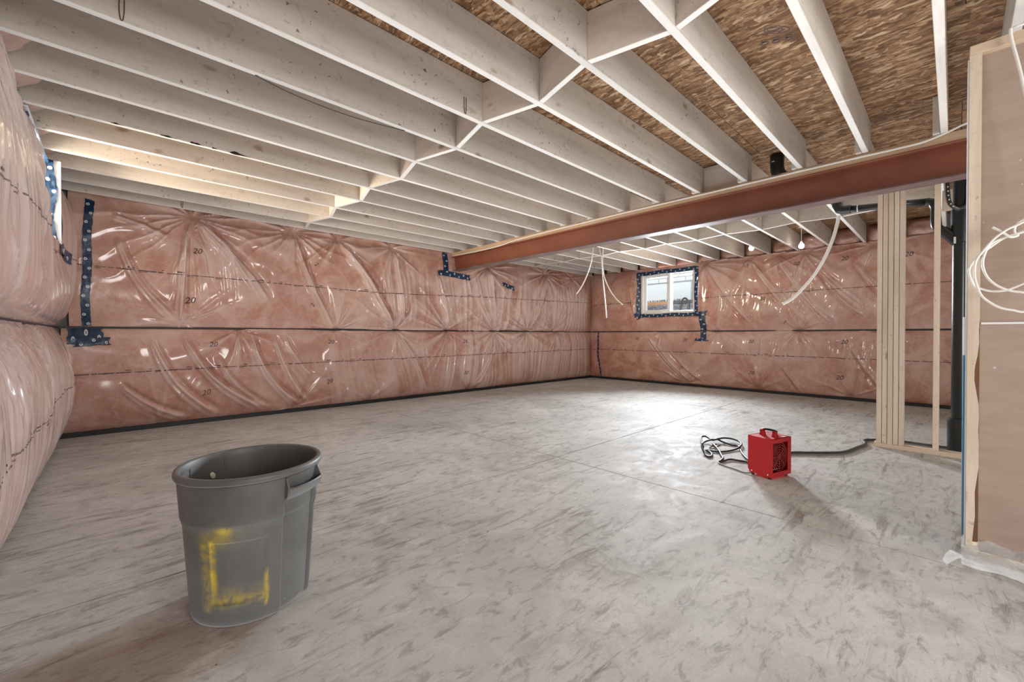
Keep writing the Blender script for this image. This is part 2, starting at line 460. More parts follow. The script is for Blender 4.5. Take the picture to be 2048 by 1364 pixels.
def sstep(a, b, x):
    t = np.clip((x-a)/(b-a), 0, 1); return t*t*(3-2*t)

class Surf:
    """height of a plastic-covered batt over its wall plane, as a function of (u along wall, z)"""
    def __init__(s, z0, z1, u0, u1, bulge, power, seed, staples=(), creases=(), wr=(), hole=None, end=0.25, lump=0.012, ends=(1, 1), base=0.0, gain=2.3, skew=1.0):
        s.__dict__.update(locals())
    def h(s, u, z):
        u = np.asarray(u, float); z = np.asarray(z, float)
        t = (z - s.z0)/(s.z1 - s.z0)
        p = 1 - np.abs(2*np.clip(t, 0, 1)**(s.skew if s.skew == 1.0 else s.skew+(0.80-s.skew)*sstep(4.5, 5.42, u))-1)**s.power
        e = np.ones_like(u)
        if s.ends[0]: e = e*np.sqrt(np.clip(sstep(s.u0-.02, s.u0+s.end, u), 0, 1))
        if s.ends[1]: e = e*np.sqrt(np.clip(1-sstep(s.u1-s.end, s.u1+.02, u), 0, 1))
        H = s.bulge*p*e*(0.8+0.4*vnoise2(u*1.1, z*1.3, s.seed)) + s.base
        H = H + s.lump*(vnoise2(u*3.1, z*3.3, s.seed+3)-.5)*2*p*e + 0.4*s.lump*(vnoise2(u*8, z*7, s.seed+4)-.5)*p
        H0 = H
        for k, (su, sz, A, L, n) in enumerate(s.staples):
            dx = u-su; dz = z-sz; r = np.hypot(dx, dz); th = (np.arctan2(dz, dx)+math.pi)/(2*math.pi)*n
            th = th + 0.35*(vnoise1(r*4, s.seed+k)-.5)
            nz = vnoise1(th, s.seed*7+k*13, n)
            rid = 1-np.abs(2*nz-1); rid = rid**2.2
            amp = A*np.minimum(r/0.16, 1)*np.exp(-(r/L)**1.3)
            H = H + amp*(rid-0.3)
            H = H - 0.010*np.exp(-(r/0.06)**2)
        for (ua, za, ub, zb, A, w, bend) in s.creases:
            d = np.array([ub-ua, zb-za]); Ln = np.hypot(*d); d = d/Ln
            a = (u-ua)*d[0] + (z-za)*d[1]; q = -(u-ua)*d[1] + (z-za)*d[0]
            tt = np.clip(a/Ln, 0, 1); q = q - bend*np.sin(math.pi*tt)
            env = sstep(-0.02, 0.12, a/Ln)*(1-sstep(0.85, 1.03, a/Ln))
            ww = w*(0.6+0.8*tt)
            H = H + A*env*(np.exp(-(q/ww)**2) - 0.7*np.exp(-((q-2.0*ww)/(1.2*ww))**2) + 0.5*np.exp(-((q+2.4*ww)/ww)**2))
        for (ua, ub, freq, A, zc, zw, slant, sd) in s.wr:
            m = sstep(ua, ua+.35, u)*(1-sstep(ub-.35, ub, u))*np.exp(-((z-zc)/zw)**4)
            x = (u + slant*(z-zc))*freq + 1.2*(vnoise2(u*1.5, z*1.2, sd+1)-.5)*2
            nn = vnoise1(x, sd)*0.65 + vnoise1(x*2.3+5, sd+2)*0.35
            rid = (1-np.abs(2*nn-1))**1.8
            H = H + A*m*rid*(0.4+0.9*vnoise2(u*2.2, z*2.0, sd+9))
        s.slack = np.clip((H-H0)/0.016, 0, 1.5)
        H = H0 + (H-H0)*s.gain
        if s.hole:
            a0, a1, b0, b1 = s.hole
            dd = np.maximum(np.maximum(a0-u, u-a1), np.maximum(b0-z, z-b1))
            H = H*(0.12+0.88*sstep(0.0, 0.16, dd)) if s.skew == 1.0 else H*((0.42+0.58*sstep(0.0, 1.1, dd))*(1-sstep(a0, a1, u)) + (0.60+0.40*sstep(0.0, 0.45, dd))*sstep(a0, a1, u))
        return H

FR = {'back': lambda u, z, h: (u, 6.545-h, z), 'right': lambda u, z, h: (9.05-h, u, z), 'left': lambda u, z, h: (-0.43+h, u, z)}
NSGN = {'back': 1, 'right': -1, 'left': 1}

def blanket(name, wall, S, du, dz, label, mat):
    segs_u = [S.u0, S.u1] if not S.hole else [S.u0, S.hole[0], S.hole[1], S.u1]
    segs_z = [S.z0, S.z1] if not S.hole else sorted({S.z0, min(S.hole[2], S.z1), min(S.hole[3], S.z1), S.z1})
    def axis(segs, d):
        out = []
        for a, b in zip(segs[:-1], segs[1:]):
            n = max(1, int(round((b-a)/d)))
            out += list(np.linspace(a, b, n+1)[:-1])
        return np.array(out+[segs[-1]])
    U = axis(segs_u, du); Z = axis(segs_z, dz)
    UU, ZZ = np.meshgrid(U, Z)
    H = S.h(UU, ZZ); slack = np.array(S.slack)
    X, Y, ZZ2 = FR[wall](UU, ZZ, H)
    X = np.broadcast_to(X, UU.shape); Y = np.broadcast_to(Y, UU.shape)
    co = np.stack([X, Y, ZZ2], -1).reshape(-1, 3)
    nu = len(U); nz = len(Z)
    I, Jx = np.meshgrid(np.arange(nu-1), np.arange(nz-1))
    a = Jx*nu+I
    F = np.stack([a, a+1, a+nu+1, a+nu], -1)
    if NSGN[wall] < 0: F = F[..., ::-1]
    keep = np.ones(F.shape[:2], bool)
    if S.hole:
        uc = (U[:-1]+U[1:])/2; zc = (Z[:-1]+Z[1:])/2
        UC, ZC = np.meshgrid(uc, zc)
        keep = ~((UC > S.hole[0]) & (UC < S.hole[1]) & (ZC > S.hole[2]) & (ZC < S.hole[3]))
    F = F[keep].reshape(-1, 4)
    me = bpy.data.meshes.new(name)
    me.vertices.add(len(co)); me.vertices.foreach_set('co', co.ravel())
    me.loops.add(F.size); me.loops.foreach_set('vertex_index', F.ravel().astype(np.int32))
    me.polygons.add(len(F)); me.polygons.foreach_set('loop_start', np.arange(0, F.size, 4, dtype=np.int32))
    me.polygons.foreach_set('use_smooth', np.ones(len(F), bool))
    me.materials.append(mat); me.update(calc_edges=True); me.validate()
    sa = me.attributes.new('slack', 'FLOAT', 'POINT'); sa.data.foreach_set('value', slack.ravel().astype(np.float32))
    if wall == 'left': me.flip_normals()
    o = bpy.data.objects.new(name, me); COL.objects.link(o)
    tag(o, label, 'insulation')
    return o

def on_surf(wall, S, u, z, off=0.003):
    return FR[wall](u, z, float(S.h(np.array(u), np.array(z)))+off)

def print_line(parent, wall, S, pts, rng):
    """the thin broken line of illegible small print that runs along the plastic"""
    mb = MB(); P = np.array(pts); umin, umax = P[0, 0], P[-1, 0]
    u = umin; k = 0
    quads = []
    while u < umax:
        w = rng.choice([0.05, 0.09, 0.13, 0.16]); k += 1
        quads.append((u, min(u+w, umax), rng.uniform(-.002, .002), rng.uniform(.005, .009)*(.6 if wall == 'left' else 1)))
        if rng.random() < .22: quads.append((u, u+w*.5, -0.017, 0.004))
        if rng.random() < .22: quads.append((u+w*.6, u+w, 0.024, 0.007))
        u += w + rng.choice([0.008, 0.014, 0.03])
    for (a, b, dz, hh) in quads:
        n = max(2, int((b-a)/0.014))
        uu = np.linspace(a, b, n); zc = np.interp(uu, P[:, 0], P[:, 1])+dz
        jit = rng.uniform(0.5, 1.0, n)*hh
        lo = S.h(uu, zc-jit)+0.002; hi = S.h(uu, zc+jit)+0.002
        base = len(mb.v)
        for i in range(n):
            mb.v.append(tuple(float(q) for q in FR[wall](uu[i], zc[i]-jit[i], lo[i])))
            mb.v.append(tuple(float(q) for q in FR[wall](uu[i], zc[i]+jit[i], hi[i])))
        for i in range(n-1):
            mb.f.append((base+2*i, base+2*i+2, base+2*i+3, base+2*i+1)); mb.m.append(0)
    o = mb.build('print_line', M['ink'], parent); o['kind'] = 'stuff'
    return o

_glyphs = {}
def glyph_mesh(txt):
    if txt in _glyphs: return _glyphs[txt]
    cu = bpy.data.curves.new('glyph', 'FONT'); cu.body = txt; cu.size = 1.0; cu.align_x = 'CENTER'; cu.align_y = 'CENTER'
    cu.shear = 0.25; cu.resolution_u = 3; cu.offset = 0.008
    ob = bpy.data.objects.new('glyph', cu); COL.objects.link(ob)
    me = bpy.data.meshes.new_from_object(ob)
    v = [tuple(x.co) for x in me.vertices]; f = [tuple(p.vertices) for p in me.polygons]
    bpy.data.objects.remove(ob); bpy.data.meshes.remove(me); bpy.data.curves.remove(cu)
    _glyphs[txt] = (v, f); return v, f

def print_mark(parent, wall, S, txt, u, z, size, rot=0.0):
    v, f = glyph_mesh(txt); mb = MB()
    c, s_ = math.cos(rot), math.sin(rot)
    sgn = -1 if wall == 'right' else 1
    for x, y, _ in v:
        xx = (x*c-y*s_)*size*.72; yy = (x*s_+y*c)*size*.72
        mb.v.append(on_surf(wall, S, u+sgn*xx, z+yy, 0.0025))
    mb.f = [tuple(p) for p in f]; mb.m = [0]*len(f)
    return mb.build('printed_number', M['ink'], parent)

# ------------------------------------------------------------------ structure: floor, walls, ceiling
ZB, ZT = 2.64, 2.93           # joist bottom / underside of the floor sheathing
SP, A0 = 0.464, 0.083         # joist spacing; far face of joist 0

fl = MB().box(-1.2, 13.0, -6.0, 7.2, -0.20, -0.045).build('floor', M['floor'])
tag(fl, kind='structure')
g = 0.0032
xs = [(-0.75, -0.2), (2.90-6.1, 2.90-g), (2.90+g, 6.6-g), (6.6+g, 9.3)]
slabs = [(-0.95, 2.90-g), (2.90+g, 6.60-g), (6.60+g, 9.35)]
rows = [(-6.0, -1.25-g), (-1.25+g, 2.465-g), (2.465+g, 6.75)]
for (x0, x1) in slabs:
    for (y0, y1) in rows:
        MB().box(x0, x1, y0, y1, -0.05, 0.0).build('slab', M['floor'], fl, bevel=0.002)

ceil = MB().box(-1.2, 10.0, -6.0, 7.2, ZT+0.022, ZT+0.06).build('ceiling', M['osb'])
tag(ceil, kind='structure')
pw, pl = 1.392, 2.784
yy = A0 - 0.019 - 1.392*4
ix = 0
x = -0.75
while x < 9.4:
    off = 0.0 if ix % 2 == 0 else pl/2
    y = -5.6 - off
    while y < 6.9:
        MB().box(x+.002, min(x+pw-.002, 9.5), y+.002, min(y+pl-.002, 7.0), ZT, ZT+0.02).build('osb_panel', M['osb'], ceil)
        y += pl
    x += pw; ix += 1

def wall_box(name, boxes, mat):
    mb = MB()
    for b in boxes: mb.box(*b)
    o = mb.build(name, mat); tag(o, kind='structure'); return o

wall_box('wall_back', [(-1.0, 9.5, 6.66, 6.9, -0.05, ZT)], M['concrete_wall'])
wall_box('wall_front', [(-1.0, 9.5, -6.2, -6.0, -0.05, ZT)], M['concrete_wall'])
RW = (3.84, 5.11, 1.585, 2.53)     # window opening in the right wall (y0,y1,z0,z1)
wall_box('wall_right', [(9.17, 9.42, -6.0, RW[0]-.04, -0.05, ZT), (9.17, 9.42, RW[1]+.04, 6.66, -0.05, ZT),
                        (9.17, 9.42, RW[0]-.04, RW[1]+.04, -0.05, RW[2]-.04), (9.17, 9.42, RW[0]-.04, RW[1]+.04, RW[3]+.04, ZT)], M['concrete_wall'])
LW = (4.45, 5.42, 1.90, 2.62)      # opening in the left wall
wall_box('wall_left', [(-0.90, -0.60, -6.0, LW[0], -0.05, ZT), (-0.90, -0.60, LW[1], 6.66, -0.05, ZT),
                       (-0.90, -0.60, LW[0], LW[1], -0.05, LW[2]), (-0.90, -0.60, LW[0], LW[1], LW[3]+.02, ZT)], M['concrete_wall'])
for nm, b in (('base_gap_back', (-0.42, 9.06, 6.50, 6.62, 0.0, 0.05)), ('base_gap_right', (9.0, 9.12, -2.0, 6.5, 0.0, 0.05)), ('base_gap_left', (-0.56, -0.44, -4.0, 6.5, 0.0, 0.05))):
    tag(MB().box(*b).build(nm, M['black_gap']), kind='structure')  # black strips stand in for the shaded gap below the insulation

# ------------------------------------------------------------------ insulation blankets
rng = np.random.default_rng(5)
ZS = 1.185   # height of the seam between the two rows

back_lo = Surf(0.05, ZS-.003, -0.40, 9.06, 0.075, 4.5, 11, end=0.30, ends=(0, 1),
    staples=[(1.20, ZS-.02, .020, .75, 22), (3.48, ZS, .024, .55, 26), (4.52, ZS, .030, .55, 30), (5.65, ZS, .030, .5, 30), (6.62, ZS, .030, .5, 30), (7.6, ZS, .024, .45, 28),
             (2.45, ZS, .016, .5, 20), (0.40, .06, .010, .5, 16), (1.9, .08, .016, .5, 18), (3.0, .06, .014, .4, 18), (5.0, .06, .018, .4, 20)],
    creases=[(0.33, 1.05, 0.95, 0.10, .016, .022, -.10), (0.62, 1.10, 1.45, 0.12, .018, .020, -.12), (0.95, .85, 1.55, .10, .013, .018, -.08), (1.35, 1.12, 1.95, 0.10, .018, .020, -.12),
             (1.62, 1.10, 2.05, .12, .012, .018, -.06), (1.75, 1.1, 2.1, .5, .010, .02, -.04), (3.55, 1.10, 4.05, .10, .016, .022, .05), (0.05, .55, .65, .08, .012, .02, -.05), (5.7, .9, 5.2, .1, .014, .02, .03)],
    wr=[(2.2, 4.4, 11, .010, .45, .5, .10, 3), (4.2, 9.0, 10, .022, .55, .55, -.06, 5)])
back_up = Surf(ZS+.003, 2.68, -0.34, 9.06, 0.080, 4.5, 23, end=0.30, ends=(0, 1),
    staples=[(0.72, 2.56, .026, .62, 26), (1.86, 2.57, .020, .6, 24), (2.50, 2.56, .022, .55, 24), (0.60, ZS+.06, .018, .45, 22), (2.49, ZS, .024, .55, 26), (3.48, ZS, .028, .5, 28),
             (4.50, ZS, .032, .55, 30), (5.65, ZS, .036, .6, 32), (6.62, ZS, .036, .6, 32), (7.5, ZS, .03, .5, 30), (3.4, 2.57, .022, .5, 24), (5.47, 2.47, .030, .5, 26), (7.2, 2.50, .026, .5, 26), (8.2, 2.5, .02, .4, 22)],
    creases=[(0.76, 2.53, 1.55, 1.55, .020, .022, .06), (0.80, 2.53, 1.28, 1.85, .016, .020, .04), (0.66, 2.40, 0.60, 1.30, .018, .016, .0), (1.88, 2.52, 2.42, 1.25, .018, .020, -.05),
             (1.90, 2.5, 2.15, 1.7, .012, .018, 0.02), (2.55, 2.5, 3.40, 1.25, .022, .025, .06), (2.60, 2.5, 3.15, 1.7, .014, .022, .03), (3.45, 2.5, 3.6, 1.3, .016, .022, .02), (0.0, 2.45, .5, 2.25, .012, .02, .02),
             (0.05, 2.2, .55, 1.3, .014, .018, -.08), (4.3, 2.2, 4.5, 1.3, .02, .025, .0), (5.52, 2.4, 5.62, 1.3, .026, .03, .03), (7.25, 2.4, 6.7, 1.25, .02, .03, .05)],
    wr=[(0.45, 1.4, 13, .009, 1.95, .35, .05, 31), (3.0, 4.9, 11, .012, 1.75, .55, .10, 7), (4.6, 9.0, 9, .026, 1.72, .52, -.06, 9)])
right_lo = Surf(0.045, ZS-.003, -1.6, 6.56, 0.055, 5.0, 41, gain=2.4, end=0.25, ends=(0, 1),
    staples=[(3.35, ZS, .018, .45, 26), (1.95, ZS, .020, .45, 28), (0.9, ZS, .016, .4, 24), (4.6, ZS, .012, .45, 20), (2.6, .06, .014, .45, 20), (4.0, .06, .016, .6, 24), (1.2, .06, .014, .5, 20)],
    creases=[(4.9, 1.05, 4.0, .12, .011, .016, .05), (4.7, .9, 3.9, .10, .010, .014, .05), (4.4, .75, 3.6, .1, .008, .016, .04), (1.2, .9, .7, .1, .010, .02, .03), (2.2, .5, 1.9, .08, .008, .02, .0)],
    wr=[(0.2, 3.6, 9, .008, .85, .25, .12, 13), (-.4, 1.4, 7, .010, .5, .4, .25, 15)])
right_up = Surf(ZS+.003, 2.645, -1.6, 6.56, 0.055, 5.0, 57, gain=2.4, hole=(RW[0], RW[1], RW[2], RW[3]), end=0.25, ends=(0, 1),
    staples=[(3.62, 2.60, .020, .7, 26), (2.78, 2.60, .018, .7, 24), (2.30, 2.60, .018, .6, 24), (1.85, 2.60, .018, .7, 24), (0.9, 2.58, .016, .6, 22), (1.95, ZS, .014, .4, 24), (3.4, ZS, .012, .4, 20)],
    creases=[(3.58, 2.55, 2.7, 1.3, .011, .022, .05), (2.75, 2.55, 2.2, 1.7, .010, .022, .03), (2.30, 2.52, 1.45, 1.30, .012, .022, .05), (1.85, 2.52, 1.05, 1.55, .012, .022, .04), (1.6, 2.1, 1.0, 1.4, .012, .018, .04),
             (1.9, 2.0, 1.4, 1.35, .010, .016, .03), (2.3, 2.0, 1.8, 1.3, .009, .016, .03), (5.4, 2.3, 5.2, 1.5, .010, .02, .02), (1.15, 2.3, .6, 1.5, .012, .02, .02)],
    wr=[(0.3, 3.6, 8, .009, 1.75, .30, .22, 17)])
left_lo = Surf(0.05, ZS-.005, -1.2, 6.5, 0.125, 2.6, 71, end=0.18, ends=(0, 1),
    staples=[(2.2, ZS, .02, .4, 26), (3.0, ZS, .02, .4, 26), (4.2, ZS, .02, .4, 26)],
    creases=[], wr=[(0.5, 6.3, 16, .014, .55, .6, .05, 19)])
left_up = Surf(ZS+.005, 2.63, -1.2, 6.5, 0.175, 2.6, 83, hole=LW, end=0.18, ends=(0, 1), skew=0.44, gain=1.2,
    staples=[(3.9, 2.58, .03, .6, 30), (2.9, 2.6, .03, .6, 30), (3.6, ZS, .02, .4, 26), (2.5, ZS, .02, .4, 24)],
    creases=[(3.95, 2.5, 3.75, 1.7, .02, .02, .02), (3.85, 2.5, 3.5, 1.7, .02, .02, .02), (3.7, 2.5, 3.2, 1.6, .02, .025, .03)],
    wr=[(0.5, 6.3, 14, .016, 1.95, .6, .05, 29)])

B = {}
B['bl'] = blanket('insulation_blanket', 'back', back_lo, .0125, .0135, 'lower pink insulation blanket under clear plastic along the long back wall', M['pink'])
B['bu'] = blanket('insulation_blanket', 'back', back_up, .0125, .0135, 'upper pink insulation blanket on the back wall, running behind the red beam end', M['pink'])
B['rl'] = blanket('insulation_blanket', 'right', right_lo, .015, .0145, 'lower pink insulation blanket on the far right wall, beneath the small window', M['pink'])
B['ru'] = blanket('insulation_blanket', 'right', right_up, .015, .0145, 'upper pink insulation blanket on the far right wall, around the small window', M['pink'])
B['ll'] = blanket('insulation_blanket', 'left', left_lo, .013, .016, 'lower bulging insulation blanket on the left wall, touching the floor', M['pink_milky_sheen'])
B['lu'] = blanket('insulation_blanket', 'left', left_up, .013, .016, 'upper bulging insulation blanket on the left wall, around the blue taped opening', M['pink_milky_sheen'])

print_line(B['bu'], 'back', back_up, [(-0.3, 1.86), (0.8, 1.83), (3.2, 1.79), (5.5, 1.86), (8.9, 1.92)], rng)
print_line(B['bl'], 'back', back_lo, [(-0.35, .67), (1.0, .69), (3.2, .705), (8.9, .745)], rng)
print_line(B['ru'], 'right', right_up, [(-.5, 1.90), (3.70, 1.885)], rng)
print_line(B['ru'], 'right', right_up, [(5.25, 1.88), (6.45, 1.87)], rng)
print_line(B['rl'], 'right', right_lo, [(-.5, .69), (2.7, .72), (6.45, .745)], rng)
print_line(B['lu'], 'left', left_up, [(2.0, 1.62), (4.0, 1.75), (6.3, 1.84)], rng)
print_line(B['ll'], 'left', left_lo, [(1.5, .58), (4.0, .62), (6.3, .66)], rng)
for (u, z, sz, r) in [(0.762, 2.137, .13, 0), (0.689, 1.525, .145, .1), (2.172, 2.142, .11, -.6), (2.127, 1.539, .11, 1.2)]:
    print_mark(B['bu'], 'back', back_up, '20' if sz > .12 else '2', u, z, sz, r)
for (u, z, sz, r) in [(0.921, .981, .12, 0), (0.845, .378, .13, .15), (2.385, .997, .12, 0), (2.361, .404, .13, .15), (4.9, .98, .13, 0), (4.9, .38, .13, 0)]:
    print_mark(B['bl'], 'back', back_lo, '20', u, z, sz, r)
for (u, z, sz, r) in [(1.988, 2.40, .13, 0), (1.294, 2.40, .14, 0), (2.832, 2.45, .13, .1), (2.53, 1.795, .13, 0), (2.171, 1.336, .13, -.3), (0.5, 2.36, .14, 0)]:
    print_mark(B['ru'], 'right', right_up, '20' if u != 2.171 else '7', u, z, sz, r)
for (u, z, sz, r) in [(4.021, .995, .13, 0), (1.286, .984, .13, 0), (1.351, .372, .15, 0), (2.718, .977, .13, 0), (2.715, .37, .13, 0), (4.108, .391, .13, .2), (5.266, .41, .13, .2), (5.175, 1.02, .13, 0)]:
    print_mark(B['rl'], 'right', right_lo, '20', u, z, sz, r)

# black strip added to darken the open seam between the two rows
for k_, b in enumerate([(-0.42, 9.06, 6.535, 6.565, ZS-.012, ZS+.012), (9.04, 9.07, -1.6, 6.5, ZS-.012, ZS+.012), (-0.455, -0.425, -1.2, 6.5, ZS-.012, ZS+.012)]):
    tag(MB().box(*b).build('seam_shade_strip_%d' % (k_+1), M['black_gap']), kind='structure')

def pillow(name, ya, yb, za, zb, x0, dx, mat, lab, grp, seed):
    ny, nz_ = 16, 12; mb = MB()
    for i in range(ny+1):
        for k in range(nz_+1):
            u = i/ny; v = k/nz_
            p = (1-abs(2*u-1)**3)*(1-abs(2*v-1)**3)
            n_ = mnoise.noise((u*3+seed*5.1, v*3, seed*1.7))*.35 + mnoise.noise((u*9+seed, v*7, 3.3))*.12
            mb.v.append((x0 + dx*p*(1+n_) , ya+(yb-ya)*u, za+(zb-za)*v))
    for i in range(ny):
        for k in range(nz_):
            a = i*(nz_+1)+k; mb.f.append((a, a+1, a+nz_+2, a+nz_+1)); mb.m.append(0)
    if dx > 0: mb.f = [f[::-1] for f in mb.f]
    o = mb.build(name, mat, smooth=True); tag(o, lab, 'insulation', grp); return o

# ------------------------------------------------------------------ tape
def strip(mb, wall, S, pts, w, off=.006, seed=0, ragged=.012, crumple=.003):
    """adds a strip of tape of width w along the polyline pts (u, z)"""
    rg = np.random.default_rng(seed)
    P = [np.array(p, float) for p in pts]; L = 0; rowsv = []
    seg = []
    for a, b in zip(P[:-1], P[1:]):
        n = max(2, int(np.hypot(*(b-a))/0.025))
        for i in range(n): seg.append(a+(b-a)*i/n)
    seg.append(P[-1]); nv = 6; base = len(mb.v); l = 0
    for i, p in enumerate(seg):
        d = seg[min(i+1, len(seg)-1)] - seg[max(i-1, 0)]; d = d/np.hypot(*d); nrm = np.array([-d[1], d[0]])
        if i: l += np.hypot(*(p-seg[i-1]))
        wob = 0.006*math.sin(l*9+seed)
        for k in range(nv):
            t = k/(nv-1)
            q = p + nrm*((t-.5)*w + wob + (rg.uniform(-.004, .004) if k in (0, nv-1) else 0))
            if i in (0, len(seg)-1): q = q + d*rg.uniform(-ragged, ragged)
            mb.v.append(on_surf(wall, S, q[0], q[1], off + rg.uniform(0, crumple)))
            mb.uv.append((l, t))
    for i in range(len(seg)-1):
        for k in range(nv-1):
            a = base+i*nv+k
            mb.f.append((a, a+1, a+nv+1, a+nv)); mb.m.append(0)

def tape(label, wall, S, parts, group=None, **kw):
    mb = MB()
    for i, (pts, w) in enumerate(parts): strip(mb, wall, S, pts, w, off=.006+.003*i, seed=i*7+len(label), **kw)
    o = mb.build('tape_strip', M['tape'], smooth=True)
    tag(o, label, 'tape'); return o

tape('long vertical strip of dark blue printed tape on the back wall near the left corner', 'back', back_up, [([(-0.178, 2.575), (-0.20, 1.9), (-0.213, 1.20)], .072)])
tape('ragged dark blue tape patch over the seam at the foot of the vertical tape', 'back', back_lo, [([(-0.36, 1.09), (-0.07, 1.10)], .17), ([(-0.30, 1.02), (-0.02, 1.03)], .085)], ragged=.03, crumple=.010)
tape('small dark blue tape patch on the back wall right of the beam end', 'back', back_up, [([(5.87, 2.155), (6.21, 2.09)], .085)], ragged=.02, crumple=.008)
tape('dark blue tape patch beneath the far end of the red beam', 'back', back_up, [([(4.30, 2.24), (5.02, 2.21)], .10), ([(4.45, 2.62), (4.46, 2.22)], .11)], ragged=.03, crumple=.008)
# right window: four strips framing the opening, and the tail below
tw = .085
tape('blue tape border stuck around the small window in the right wall', 'right', right_up,
     [([(RW[0]-.03, RW[3]+.005), (RW[1]+.06, RW[3]+.005)], .085), ([(RW[1]+.045, RW[3]+.04), (RW[1]+.045, RW[2]-.05)], tw), ([(RW[0]-.045, RW[3]+.05), (RW[0]-.045, RW[2]-.04)], tw),
      ([(RW[1]+.11, RW[2]-.035), (RW[0]-.09, RW[2]-.03)], .075), ([(RW[1]+.03, RW[2]-.02), (RW[1]+.10, RW[2]-.06)], .16)], crumple=.006)
tape('dark blue tape tail hanging below the right corner of the small window', 'right', right_up,
     [([(RW[0]-.05, RW[2]-.03), (RW[0]-.27, RW[2]-.02)], .09), ([(3.66, 1.58), (3.645, 1.195)], .125)], ragged=.02, crumple=.005)
tape('dark blue tape piece over the seam under the tape tail, shaped like a foot', 'right', right_lo, [([(3.655, 1.18), (3.63, 1.02)], .12), ([(3.80, 1.005), (3.53, 1.005)], .05)], ragged=.02, crumple=.005)
mbs = MB(); strip(mbs, 'right', right_lo, [(6.28, 1.16), (6.26, .6), (6.20, .07)], .045, off=.008, seed=3)
tag(mbs.build('tape_strip', M['tape'], smooth=True), 'narrow black vertical tape strip low in the far corner beside the back wall', 'tape')

# the reveal of the left window with its own tape and white film
rv = empty('window_reveal', (0, 0, 0)); tag(rv, 'white plastic lined reveal of the opening in the left wall, edged with blue tape', 'window reveal')
MB().box(-0.72, -0.322, LW[1]-.012, LW[1]+.004, LW[2]-.08, LW[3]).build('reveal_lining', M['gypsum'], rv)
MB().box(-0.72, -0.40, LW[0]-.004, LW[0]+.012, LW[2], LW[3]).build('reveal_lining', M['gypsum'], rv)
MB().box(-0.72, -0.40, LW[0], LW[1], LW[2]-.02, LW[2]).build('reveal_sill', M['gypsum'], rv)
mbt = MB(); rg = np.random.default_rng(4)
zz = np.linspace(LW[2]-.06, LW[3]+.0, 34)
for i, z in enumerate(zz):
    for k in range(6):
        t = k/5
        xx = -0.425 + t*0.070 + rg.uniform(-.004, .004) + 0.012*math.sin(z*14) - 0.10*max(0, (z-2.40)/.22)*0
        mbt.v.append((xx, LW[1]-.016-rg.uniform(0, .012), z)); mbt.uv.append((z, t))
for i in range(len(zz)-1):
    for k in range(5):
        a = i*6+k; mbt.f.append((a, a+1, a+7, a+6)); mbt.m.append(0)
mbt.build('reveal_tape', M['tape'], rv, smooth=True)['label'] = 'crumpled bright blue tape'
MB().box(-0.72, -0.40, LW[0]-.2, LW[1], LW[3], LW[3]+.006).build('reveal_head', M['gypsum'], rv)
mbt = MB(); yy2 = np.linspace(LW[0]-.20, LW[1], 40)
for i, y in enumerate(yy2):
    for k in range(6):
        t = k/5
        mbt.v.append((-0.50 + t*0.10 + rg.uniform(-.004, .004) + .01*math.sin(y*11), y, LW[3]-.004-rg.uniform(0, .014)-.02*t)); mbt.uv.append((y, t))
for i in range(len(yy2)-1):
    for k in range(5):
        a = i*6+k; mbt.f.append((a, a+1, a+7, a+6)); mbt.m.append(0)
mbt.build('reveal_tape', M['tape'], rv, smooth=True)['label'] = 'crumpled bright blue tape'
tape('short torn blue tape end at the lower corner of the left wall opening', 'left', left_up, [([(5.34, 1.86), (5.66, 1.80)], .10)], ragged=.03, crumple=.012)
w2 = empty('window_2', (0, 0, 0)); tag(w2, kind='structure')
MB().box(-0.80, -0.72, LW[0], LW[0]+.05, LW[2], LW[3]).box(-0.80, -0.72, LW[1]-.05, LW[1], LW[2], LW[3]).box(-0.80, -0.72, LW[0], LW[1], LW[2], LW[2]+.05).box(-0.80, -0.72, LW[0], LW[1], LW[3]-.05, LW[3]).build('window_frame', M['white'], w2)

# ------------------------------------------------------------------ window in the right wall
w1 = empty('window_1', (0, 0, 0)); tag(w1, kind='structure')
y0, y1, z0, z1 = RW
fm = MB(); X0, X1 = 9.06, 9.24
for (a, b, c, d) in [(y0, y0+.045, z0, z1), (y1-.045, y1, z0, z1), (y0+.045, y1-.045, z0, z0+.045), (y0+.045, y1-.045, z1-.045, z1)]:
    fm.box(X0, X1, a, b, c, d)
fm.build('window_frame', M['white'], w1, bevel=.004)
ym = 4.455
s1 = MB()
for (a, b, c, d) in [(ym-.03, ym+.035, z0+.045, z1-.045), (y1-.105, y1-.045, z0+.045, z1-.045), (ym+.035, y1-.105, z0+.045, z0+.10), (ym+.035, y1-.105, z1-.10, z1-.045)]:
    s1.box(9.12, 9.165, a, b, c, d)
sash = s1.build('sash', M['white'], w1, bevel=.003)
MB().box(9.14, 9.145, ym+.035, y1-.105, z0+.10, z1-.10).build('pane', M['glass'], sash)
s2 = MB()
for (a, b, c, d) in [(y0+.045, y0+.075, z0+.045, z1-.045), (ym-.055, ym-.03, z0+.045, z1-.045), (y0+.075, ym-.055, z0+.045, z0+.075), (y0+.075, ym-.055, z1-.075, z1-.045)]:
    s2.box(9.175, 9.215, a, b, c, d)
sash2 = s2.build('sash', M['white'], w1, bevel=.003)
MB().box(9.19, 9.195, y0+.075, ym-.055, z0+.075, z1-.075).build('pane', M['glass'], sash2)

